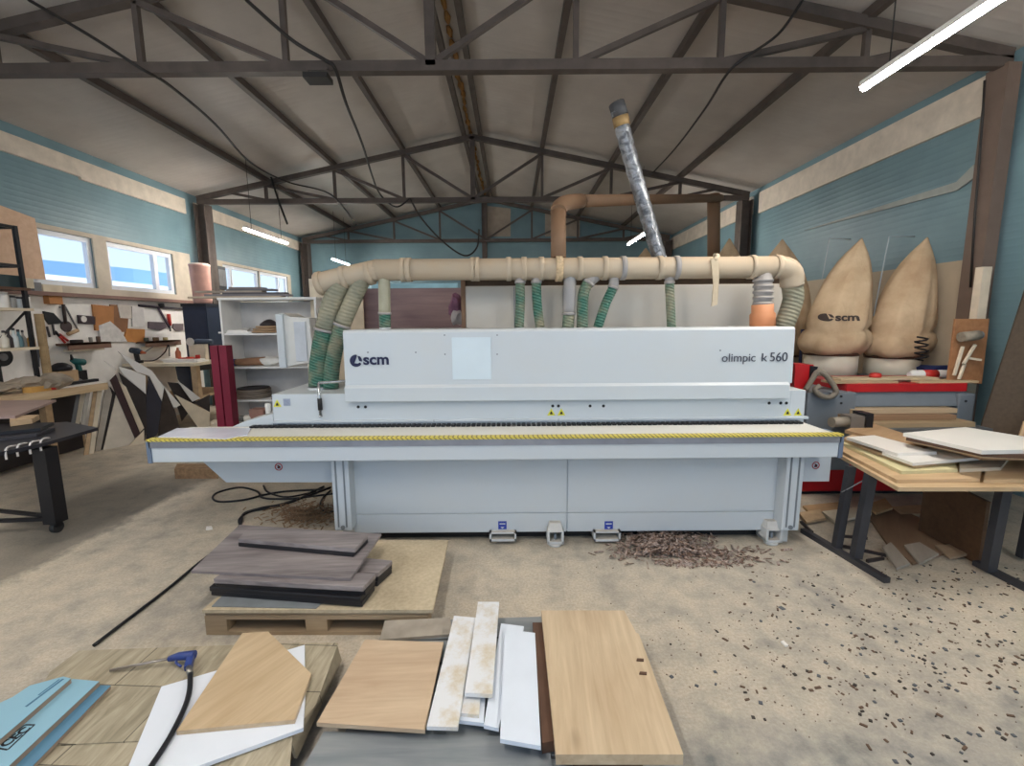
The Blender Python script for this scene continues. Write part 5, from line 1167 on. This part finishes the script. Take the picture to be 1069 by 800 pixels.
for i, (a_, b_2, lbx) in enumerate((((880, 560), (905, 562), 'dark thin strip behind the nearer table leg'), ((878, 570), (925, 580), 'long dark strip across the floor by the table legs'), ((905, 586), (922, 583), 'short dark curl of strip by the nearer table leg'), ((836, 545), (848, 556), 'dark strip by the slanted machine leg'))):
    p, q = U(*a_, z=.012), U(*b_2, z=.012); solo('edge_strip', G().bar(p, q, .02, .022), DKB, lbx, 'strip', 'dark strips on the floor')
# chips: separate little pieces of dark laminate
CH = [flat('chip_dark', (62, 54, 48), .7, var=.3), flat('chip_brown', (100, 78, 62), .8, var=.3), flat('chip_grey', (88, 90, 94), .6, var=.2)]
protos = []
rc = random.Random(42)
for k in range(9):
    g = G(); w_, l_ = rc.uniform(.004, .008), rc.uniform(.007, .017)
    if k == 8: w_, l_ = .016, .02
    g.prism([(-l_, -w_, 0), (l_*.8, -w_*1.1, 0), (l_, w_*.8, 0), (-l_*.85, w_, 0)], (0, 0, rc.uniform(.003, .007)))
    protos.append((g, k))
pm = []
for g, k in protos:
    o = g.done('wood_chip', CH[k % 3], (0, 0, 0)); tag(o, 'small dark chip of laminate scattered on the dusty floor right of the panels', 'wood chip', 'chips scattered on the floor'); pm.append(o)
pos = []
while len(pos) < 235:
    px, py = rc.uniform(700, 1069), rc.uniform(575, 800)
    if py < 612 and px > 860: continue
    dens = min(1, max(.06, (px-700)/260)) * (1 if py < 725 else .35)
    if 600 < py < 640 and px < 760: dens *= .6
    if rc.random() > dens: continue
    pos.append((px, py))
pos += [(rc.uniform(930, 1069), rc.uniform(588, 622)) for _ in range(40)]
pos += [(932, 724), (936, 727), (926, 747), (925, 774), (1005, 777), (989, 770), (866, 717), (911, 666), (990, 719), (1055, 748), (839, 719), (767, 685), (762, 640), (700, 673), (701, 707), (780, 731)]
for i, (px, py) in enumerate(pos):
    p = U(px, py, z=0); o = pm[i] if i < 9 else pm[rc.randrange(8 if rc.random() < .93 else 9)].copy()
    if i >= 9: COL.objects.link(o)
    o.location = p; o.rotation_euler.z = rc.uniform(0, 6.28); s = rc.uniform(.7, 1.25); o.scale = (s, s, 1)
g = G(); 
for i in range(650):
    px, py = rc.gauss(900, 130), rc.gauss(650, 60)
    if px < 600 or px > 1120 or py < 578 or py > 850: continue
    p = U(px, py, z=0); a = rc.uniform(0, 3.14); l_ = rc.uniform(.002, .005); w_ = l_*rc.uniform(.3, .8)
    u_ = Vector((math.cos(a), math.sin(a), 0)); v_ = Vector((-u_.y, u_.x, 0))
    g.prism([p+u_*l_+v_*w_, p-u_*l_+v_*w_, p-u_*l_-v_*w_, p+u_*l_-v_*w_], (0, 0, .003))
tag(g.done('wood_crumbs', CH[1], (0, 0, 0)), 'fine brown crumbs strewn over the dusty floor', 'crumbs', None, 'stuff')
# shavings heap by the machine
g = G()
for i in range(900):
    px = rc.gauss(690, 24) if i < 640 else rc.gauss(735, 35); py = rc.uniform(560, 583) if i < 640 else rc.uniform(572, 592)
    p = U(px, py, z=0); hgt = max(0, .09 - .0000*abs(px-690) - .05*abs(px-685)/40) if i < 640 else .0
    p.z = rc.uniform(.004, max(.012, hgt)); a = rc.uniform(0, 3.14); l_ = rc.uniform(.012, .05); 
    u_ = Vector((math.cos(a), math.sin(a), rc.uniform(-.35, .35)))*l_; v_ = Vector((-math.sin(a), math.cos(a), rc.uniform(-.5, .5)))*rc.uniform(.003, .009)
    g.prism([p+u_+v_, p-u_+v_, p-u_-v_, p+u_-v_], (0, 0, .003))
m = NT('mixed_shavings'); f = m.noise(m.co(world=True), 28, 3, .6); m.col(m.ramp(f, [(.3, lin((70, 56, 52))), (.45, lin((130, 104, 88))), (.6, lin((176, 160, 150))), (.72, lin((96, 78, 74)))]))
tag(g.done('shavings', m.fin(.85), (0, 0, 0)), 'heap of curled brown and grey shavings under the machine front', 'shavings', None, 'stuff')
# ------------------------------------------------------------------ pallets and boards before the machine
LAM = wood('grey_brown_laminate', (92, 83, 84), (158, 149, 146), .05, 1.1, .35)
BLKE = flat('black_edge_board', (34, 33, 36), .4, var=.1)
OAK = wood('light_oak', (178, 152, 120), (212, 190, 158), 1.52, 1.0, .4, .4)
OAK2 = wood('light_oak_turned', (176, 148, 120), (208, 184, 154), .05, 1.0, .4, .5)
OAK3 = wood('light_oak_slant', (176, 150, 116), (206, 182, 148), 1.05, 1.0, .4, .3)
PLT = wood('pallet_wood', (136, 116, 92), (176, 154, 124), 0, 1, .8)
WEA = wood('weathered_board', (106, 112, 118), (150, 152, 150), 0, .8, .75)
OSB = NT('dusty_sheet'); v = OSB.co(); f = OSB.noise(v, 2.5, 6, .6, .6); f2 = OSB.noise(v, 40, 3)
OSB.col(OSB.mix(.3, OSB.ramp(f, [(.3, lin((172, 156, 128))), (.7, lin((206, 190, 160)))]), OSB.ramp(f2, [(.3, lin((140, 120, 92))), (.7, lin((206, 188, 158)))]))); OSBM = OSB.fin(.75)
# --- back pallet: corners on top
PA = .145
FL, FRt = U(213, 640, z=PA), U(450, 640, z=PA); BR = U(467, 566, z=PA); 
ax = (FRt-FL).normalized(); 
BLc = FL + (BR-FRt)
def pallet(label, FL, FR, BR, h, mats, ndeck=5, deckth=.022):
    u = FR-FL; vv = BR-FR; W = u.length; D = vv.length; ux, vx = u/W, vv/D
    t = thing('pallet', label, 'pallet', (FL+u/2+vv/2)*1 - Vector((0, 0, FL.z)), 'wooden pallets')
    o = FL - Vector((0, 0, FL.z))
    def brick(a0, a1, b0, b1, z0, z1): return G().prism([o+ux*a0+vx*b0+Vector((0, 0, z0)), o+ux*a1+vx*b0+Vector((0, 0, z0)), o+ux*a1+vx*b1+Vector((0, 0, z0)), o+ux*a0+vx*b1+Vector((0, 0, z0))], (0, 0, z1-z0))
    bw = .13
    for i in range(3):
        a = (W-bw)*i/2
        part('bottom_board', brick(0, W, (D-bw)*i/2, (D-bw)*i/2+bw, 0, .02), mats, t)
        for j in range(3):
            b = (D-bw)*j/2; part('block', brick(a, a+bw, b, b+bw, .02, h-deckth*2), mats, t)
    for j in range(3): part('stringer_board', brick(0, W, (D-bw)*j/2, (D-bw)*j/2+bw, h-deckth*2, h-deckth), mats, t)
    for k in range(ndeck):
        w_ = D/ndeck; part('deck_board', brick(0, W, w_*k+.008, w_*(k+1)-.008, h-deckth, h), mats, t)
    return t
pallet('wooden pallet in front of the machine carrying the grey brown boards', FL+ax*.0, FRt-ax*.02, BR-ax*.02, PA, PLT)
solo('dusty_sheet', slab([(211, 637), (299, 563.5), (468, 564), (452, 637)], PA+.022, .021), OSBM, 'dusty plywood sheet covering the pallet in front of the machine', 'sheet')
z = PA+.0225
solo('grey_sheet', slab([(221, 633), (236, 618), (345, 622), (330, 635)], z+.006, .005), flat('slate_grey', (120, 124, 126), .6, var=.15), 'thin slate grey strip on the dusty plywood sheet', 'strip')
z += .007
# stack of four black edged boards
for i in range(4):
    dx = (0, -3, 2, -1)[i]
    solo('black_edged_board', slab([(220+dx+i*1.2, 617-i*4.2), (378+dx+i*.6, 629-i*5.6+(0, 1, -1, 1)[i]), (391+i*.5, 612-i*4.4), (240+i, 598-i*2.5)], z+.032*(i+1), .0315), LAM if i == 3 else BLKE,
         ('lowest black edged board of the four board stack', 'second black edged board of the four board stack', 'third black edged board of the four board stack', 'grey topped board, highest under the large sheet')[i], 'board', 'black edged boards on the pallet', bev=.004)
for i in range(3):
    solo('black_edged_board', slab([(340, 604-i*5+2), (394+i*.5, 608-i*5), (409+i*.3, 594-i*4.4), (356, 588-i*4)], z+.031*(i+1), .0305), LAM if i == 2 else BLKE,
         ('lowest of three short dark boards beside the big stack', 'middle of three short dark boards beside the big stack', 'grey topped upper one of the three short dark boards')[i], 'board', 'short dark boards on the pallet', bev=.004)
z2 = z + 4*.032 + .001
solo('grey_brown_sheet', slab([(199.5, 596), (366, 604), (398, 557.5), (250, 548)], z2+.018, .0175), LAM, 'large grey brown wood-look sheet lying on the black edged stack', 'board')
for i in range(2):
    k = i*4.0
    solo('grey_brown_board', slab([(248.5, 566.5-k), (368.5+i*2, 577.5-k*1.15), (384, 562.5-k), (262, 551.5-k*.6)], z2+.018+.031*(i+1), .0305), LAM if i else BLKE, ('lower narrow board lying on the large grey brown sheet', 'upper narrow grey brown board topmost on the stack')[i], 'board', 'narrow boards on the large sheet', bev=.004)
# --- corner pallet under a vinyl sheet
PB = .14
VIN = NT('vinyl_sheet'); v = VIN.co((1, 1, 1), (0, 0, .05)); br = VIN.n('ShaderNodeTexBrick'); br.inputs['Scale'].default_value = 1.0; br.inputs['Brick Width'].default_value = .62; br.inputs['Row Height'].default_value = .30; br.inputs['Mortar Size'].default_value = .003
st = VIN.n('ShaderNodeMapping'); st.inputs['Scale'].default_value = (9, 1.3, 1); VIN.l(v, st.inputs['Vector']); VIN.l(v, br.inputs['Vector'])
fn = VIN.noise(st.outputs['Vector'], 3, 5, .6, .8)
br.inputs['Color1'].default_value = (1, 1, 1, 1); br.inputs['Color2'].default_value = (.86, .86, .86, 1); br.inputs['Mortar'].default_value = (.3, .3, .3, 1)
VIN.col(VIN.mix(1.0, VIN.ramp(fn, [(.3, lin((138, 128, 106))), (.55, lin((172, 160, 136))), (.72, lin((190, 178, 154)))]), br.outputs['Color'], 'MULTIPLY')); VINM = VIN.fin(.55)
b0, b1 = U(352, 674, z=PB), U(84, 682, z=PB); ub = (b0-b1).normalized(); vb = Vector((-ub.y, ub.x, 0))
if vb.y > 0: vb = -vb
# pallet runs towards the camera from its back edge
FRb = b0 + vb*.95 - ub*.02; FLb = FRb - ub*1.25; BRb = b0 - ub*.02 - vb*.02
pallet('wooden pallet in the near corner, hidden under the patterned vinyl sheet', FLb, FRb, BRb, PB, PLT)
solo('vinyl_sheet', slab([(52, 702), (82, 679.5), (300, 671.5), (353, 671.5), (330, 735), (308, 764), (180, 772), (56, 778), (20, 760)], PB+.0105, .0055), VINM, 'worn wood-pattern vinyl sheet spread over the near corner pallet', 'vinyl sheet')
solo('vinyl_sheet', slab([(54, 776), (180, 769), (306, 762), (300, 830), (120, 850), (-20, 850), (-20, 780)], PB+.0045, .004), VINM, 'lower worn vinyl sheet, mostly beneath the white panel corner', 'vinyl sheet')
g = G().prism([b0 + Vector((0, 0, .004)), b0 + vb*.55 + Vector((.0, 0, .004)), b0 + vb*.55 + Vector((.02, 0, -.09)), b0 + Vector((.02, 0, -.09))], (-.012, 0, 0))
solo('vinyl_flap', g, VINM, 'hanging edge flap of the vinyl sheet beside the beige panel', 'vinyl flap')
zb_ = PB+.0115
WPN = flat('bright_white_panel', (224, 228, 234), .3, var=.02)
solo('white_board', slab([(168.5, 717), (318, 673.5), (318.5, 727), (316.5, 760), (198, 803), (128, 815)], zb_+.018, .0175), WPN, 'white angular panel lying on the vinyl sheet under the wood-look offcut', 'panel')
solo('oak_offcut', slab([(253, 661), (280, 659.5), (325, 703.5), (307.5, 751.5), (184, 763.5)], zb_+.038, .0195), OAK3, 'five-sided light oak offcut lying on the white angular panel', 'board')
# blue boards
BL = flat('pale_blue_board', (136, 176, 192), .5, var=.05, scale=2); BLD = flat('deeper_blue_board', (88, 130, 154), .5, var=.06, scale=3); CORE = flat('board_core', (150, 130, 112), .8)
def bboard(pix, z, th, mat, label):
    lo = slab(pix, z-.002, th-.002); t = thing('blue_board', label, 'board', U(*pix[0], z=z-th), 'blue boards'); part('core', lo, CORE, t); part('blue_face', slab(pix, z, .002), mat, t); return t
bboard([(115.5, 716), (97, 715), (-60, 840), (-30, 850), (34, 800)], zb_+.02, .019, BLD, 'lowest blue board, its darker face half covered by another')
t1 = bboard([(103.5, 711.5), (76, 709), (-80, 800), (-90, 870), (9, 800)], zb_+.046, .025, BL, 'middle blue board marked with a black outlined label')
t2 = bboard([(74, 708.5), (66, 706.5), (31, 716), (13, 728), (-90, 775), (-90, 830), (0, 772)], zb_+.072, .025, BL, 'topmost blue board with a faint printed line along it')
INK = flat('black_ink', (22, 26, 32), .6)
zz = zb_+.0465
def qq(a): return U(*a, z=zz)
fr = [(2, 777), (5, 762), (26, 754.5), (31.5, 754.5)]; 
g = G(); cor = [(-6, 781), (8, 783), (36, 757), (26, 757)]
for i in range(4): g.bar(qq(cor[i]), qq(cor[(i+1) % 4]), .006, .001)
part('label_outline', g, INK, t1)
o0, o1 = qq((2, 780)), qq((30, 759.5)); xd = (o1-o0).normalized(); yd = Vector((-xd.y, xd.x, 0))
part('label_lettering', put_text(G(), 'CEC', .052, qq((6, 780)) , xd, yd, .0006, .002, (qq((29, 760))-qq((6, 780))).length), INK, t1)
zz = zb_+.0725
part('printed_line', G().bar(qq((27, 738)), qq((66, 709)), .010, .001).bar(qq((40, 726)), qq((62, 709.5)), .006, .001), flat('faint_ink', (70, 112, 138), .6), t2)
# air blow gun with hose
zg = zb_+.0
t = thing('air_gun', 'blue handled air blow gun with a long nozzle and black hose', 'air gun', U(190, 692, z=zb_))
def ag(px, py, h): return U(px, py, z=zb_+h)
BLG = flat('blue_grip', (44, 62, 120), .4)
part('nozzle', G().tube([ag(115, 700, .012), ag(178, 687.5, .035)], .007, 8), flat('steel_tube', (170, 160, 150), .3, .8), t)
part('gun_body', G().tube([ag(176, 688, .035), ag(186, 685.5, .04), ag(203, 684, .045)], [.013, .02, .022], 10).bar(ag(200, 684, .042), ag(196, 698, .025), .03, .03), BLG, t)
part('trigger', G().tube(smooth_pts([ag(186, 687, .035), ag(184, 692, .028), ag(189, 696, .025)], 4), .006, 6), BLG, t)
part('fitting', G().tube([ag(197, 697, .03), ag(198.5, 704, .03)], .013, 10), flat('brass', (150, 146, 138), .3, .8), t)
hp = smooth_pts([ag(198.5, 704, .03), ag(198, 720, .035), ag(193, 738, .033), ag(180, 765, .032), ag(168, 785, .032), ag(156, 803, .032), ag(140, 830, .03)], 6)
part('hose', G().tube(hp, .011, 8), BLK, t)
# --- middle pallet with beige, white and oak boards
PC = .12
c0, c1 = U(330, 800, z=PC), U(578, 800, z=PC)
cb0 = U(403, 648, z=PC); cb1 = U(566, 643, z=PC)
uu = (cb1-cb0).normalized(); vv = Vector((-uu.y, uu.x, 0)); vv = vv if vv.y > 0 else -vv
Wc = (cb1-cb0).length; FLc = cb0 - vv*1.05 ; FLc.z = PC
pallet('weathered grey pallet under the beige and white boards', FLc, FLc+uu*Wc, FLc+uu*Wc+vv*1.05, PC, WEA, 6)
solo('weathered_sheet', slab([(402, 648), (470, 645), (472, 662), (396, 668)], PC+.016, .0155), flat('stained_board', (158, 148, 134), .8, var=.2, scale=8), 'stained pale board at the far end of the weathered pallet', 'board')
solo('slate_board', slab([(308, 815), (338, 764), (572, 770), (579, 815)], PC+.016, .0155), WEA, 'slate grey board along the near end of the weathered pallet', 'board')
zc_ = PC+.0165
solo('beige_offcut', slab([(405, 675), (455, 676), (437, 752), (375, 748)], zc_+.03, .029), TAN, 'tan board hidden beneath the beige wood-look panel', 'board')
zc_ += .0305
solo('beige_board', slab([(381, 668), (463, 670.5), (443.5, 762), (330.5, 754.5)], zc_+.02, .0195), OAK2, 'square beige wood-look panel left of the white strips', 'board')
DW = NT('dusty_white_strip'); v = DW.co(); f = DW.noise(v, 6, 6, .7); DW.col(DW.ramp(f, [(.46, lin((222, 222, 222))), (.66, lin((204, 190, 164)))])); DWM = DW.fin(.5)
WS = flat('clean_white_strip', (220, 226, 234), .35, var=.03)
z0 = zc_-.0140
solo('white_strip', slab([(523, 651), (547, 654), (520.5, 760.5), (505, 757)], zc_+.018, .0175), WS, 'white strip half hidden under the clean white one', 'strip', 'white strips on the weathered pallet')
solo('white_strip', slab([(474, 643), (496.5, 645), (478, 759.5), (445.5, 758.5)], zc_+.038, .0175), DWM, 'dusty white strip overlapping the beige panel edge', 'strip', 'white strips on the weathered pallet')
solo('white_strip', slab([(484, 716), (502, 716), (500, 746.5), (480.5, 744.5)], zc_+.022, .0175), DWM, 'short dusty white strip showing below the topmost strip', 'strip', 'white strips on the weathered pallet')
solo('white_strip', slab([(482, 700), (508, 700), (505, 755), (479, 752)], zc_+.004, .0175), WS, 'lowest white strip beneath the short dusty strip', 'strip', 'white strips on the weathered pallet')
solo('white_strip', slab([(499, 628.5), (521, 628.5), (514, 725), (485, 723.5)], zc_+.058, .0195), DWM, 'topmost dusty white strip, reaching farthest back', 'strip', 'white strips on the weathered pallet')
solo('white_strip', slab([(527, 656.5), (558.5, 661), (564.6, 779), (522, 771.5)], zc_+.038, .0195), WS, 'clean wide white strip beside the big oak panel', 'strip', 'white strips on the weathered pallet')
solo('brown_board', slab([(556, 650), (572, 650), (585, 772), (566, 776)], zc_+.02, .05), DBR, 'dark brown board edge between the white strip and the oak panel', 'board')
zo = .215
solo('oak_board', slab([(566, 650), (600, 650), (612, 778), (574, 773)], zo-.046, .03), OAK, 'oak board mostly hidden beneath the big oak panel', 'board')
solo('wide_oak_board', slab([(565, 637.5), (651.5, 637.5), (664, 660.5), (667, 662), (713.5, 788), (580.5, 788)], zo, .045), OAK, 'big light oak panel lying nearest the open floor', 'board')
solo('oak_support', slab([(585, 665), (640, 665), (672, 770), (600, 772)], zo-.0465, zo-.0475), DBR, 'dark block carrying the big oak panel', 'block')
for px, py, lbx in ((668, 690, 'dark sliver of bark lying on the big oak panel edge'), (671, 704, 'small dark wood bit lying on the big oak panel')):
    p = U(px, py, z=zo); solo('wood_bit', G().prism([p+Vector((-.018, -.004, 0)), p+Vector((.016, -.008, 0)), p+Vector((.02, .004, 0)), p+Vector((-.012, .007, 0))], (0, 0, .008)), DBR, lbx, 'wood bit')
# --- cables on the floor
def fcable(pix, r, label, z=.0):
    solo('floor_cable', G().tube(smooth_pts([U(a, b, z=z+r*1.05) for a, b in pix], 6), r, 6), BLK, label, 'cable', 'cables on the floor')
fcable([(98, 674), (140, 642), (175, 615), (205, 590), (231, 570), (247, 553), (252, 545), (255, 536), (275, 530), (292, 527), (318, 519), (345, 509)], .011, 'long black cable running from the vinyl sheet to the machine')
fcable([(352, 515), (320, 519), (300, 521), (275, 520), (268, 513), (250, 509), (228, 514), (222, 520), (230, 524), (255, 522), (275, 517), (300, 513), (340, 511)], .011, 'black cable making a wide loop under the feed beam')
fcable([(252, 552), (250, 542), (262, 534), (285, 530), (310, 522), (325, 514), (338, 508)], .011, 'black cable in a narrow loop beside the pallet corner')
fcable([(353, 534), (340, 534), (334, 529), (337, 520), (345, 512)], .010, 'short black cable curling by the support leg')
fcable([(275, 507), (280, 514), (300, 519), (330, 513)], .010, 'black cable hanging close under the feed beam', .0)
g = G()
for i in range(520):
    p = U(rnd.gauss(318, 18), rnd.gauss(538, 6), z=.004); a = rnd.uniform(0, 3.14); l_ = rnd.uniform(.01, .04); u_ = Vector((math.cos(a), math.sin(a), rnd.uniform(-.3, .3)))*l_; v_ = Vector((-math.sin(a), math.cos(a), .2))*.005
    p.z = rnd.uniform(.01, .035); g.prism([p+u_+v_, p-u_+v_, p-u_-v_, p+u_-v_], (0, 0, .003))
tag(g.done('sawdust_heap', flat('sawdust_mix', (140, 112, 86), .9, var=.4, scale=30), (0, 0, 0)), 'heap of brown sawdust and scraps behind the grey brown boards', 'sawdust', None, 'stuff')
p = U(218, 553, z=0); solo('paper_scrap', G().prism([U(215, 554, z=0), U(222, 553, z=0), U(221, 550.5, z=0), U(215.5, 551, z=0)], (0, 0, .012)), WHT, 'small white scrap lying on the dusty floor by the long cable', 'scrap')
p = U(819, 673, z=0); solo('white_chip', G().prism([U(815, 671, z=0), U(818, 670, z=0), U(823, 675, z=0), U(820, 676, z=0)], (0, 0, .008)), WHT, 'small white chip on the open floor right of the oak panel', 'scrap')
# --- things around the machine
solo('plastic_sheet', slab([(165, 456), (185, 447), (262, 447), (258, 454), (235, 458)], zt+.008, .007), flat('glossy_film', (216, 218, 230), .12, var=.06, scale=8), 'glossy plastic-wrapped sheet on the infeed end of the rail', 'sheet')
# laminated boards stacked upright behind
y = 5.75
x0, x1 = U(385, 320, y=y).x, U(480, 320, y=y).x; zt3 = U(430, 301, y=y).z
solo('purple_brown_board', G().box((x0-.25, y, 0), (x1+.05, y+.04, zt3)), wood('purple_brown_wood', (116, 92, 92), (146, 120, 116), 0, 1.0), 'large purple brown wood-look panel standing behind the machine hood', 'panel')
solo('blue_strip', G().box((x0+.05, y, zt3+.001), (x1-.02, y+.05, zt3+.06)), flat('light_blue_foam', (150, 190, 200), .7), 'light blue strip lying along the top of the purple brown panel', 'strip')
y = 5.62; p0, p1 = U(340, 302, y=y), U(378, 300, y=y)
solo('peach_board', G().prism([(p0.x, y, 0), (p1.x, y, 0), (p1.x, y, U(378, 296, y=y).z), (p0.x+.1, y, U(350, 304, y=y).z)], (0, .02, 0)), flat('peach_board', (204, 186, 160), .7), 'peach panel standing behind the two thick green hoses', 'panel')
p = U(476, 330, y=4.9); g = G().blob((p.x, 4.9, p.z+.1), (.07, .06, .16), 9, 2, .3)
t = thing('hung_overalls', 'crumpled purple and white garment hung beside the rear cover', 'garment', (p.x, 4.9, p.z-.2))
part('cloth', g, flat('purple_cloth', (134, 92, 112), .8, var=.4, scale=14), t); part('pale_cloth', G().blob((p.x+.01, 4.87, p.z-.02), (.06, .05, .08), 4, 2, .3), flat('pale_cloth', (206, 196, 190), .8), t)
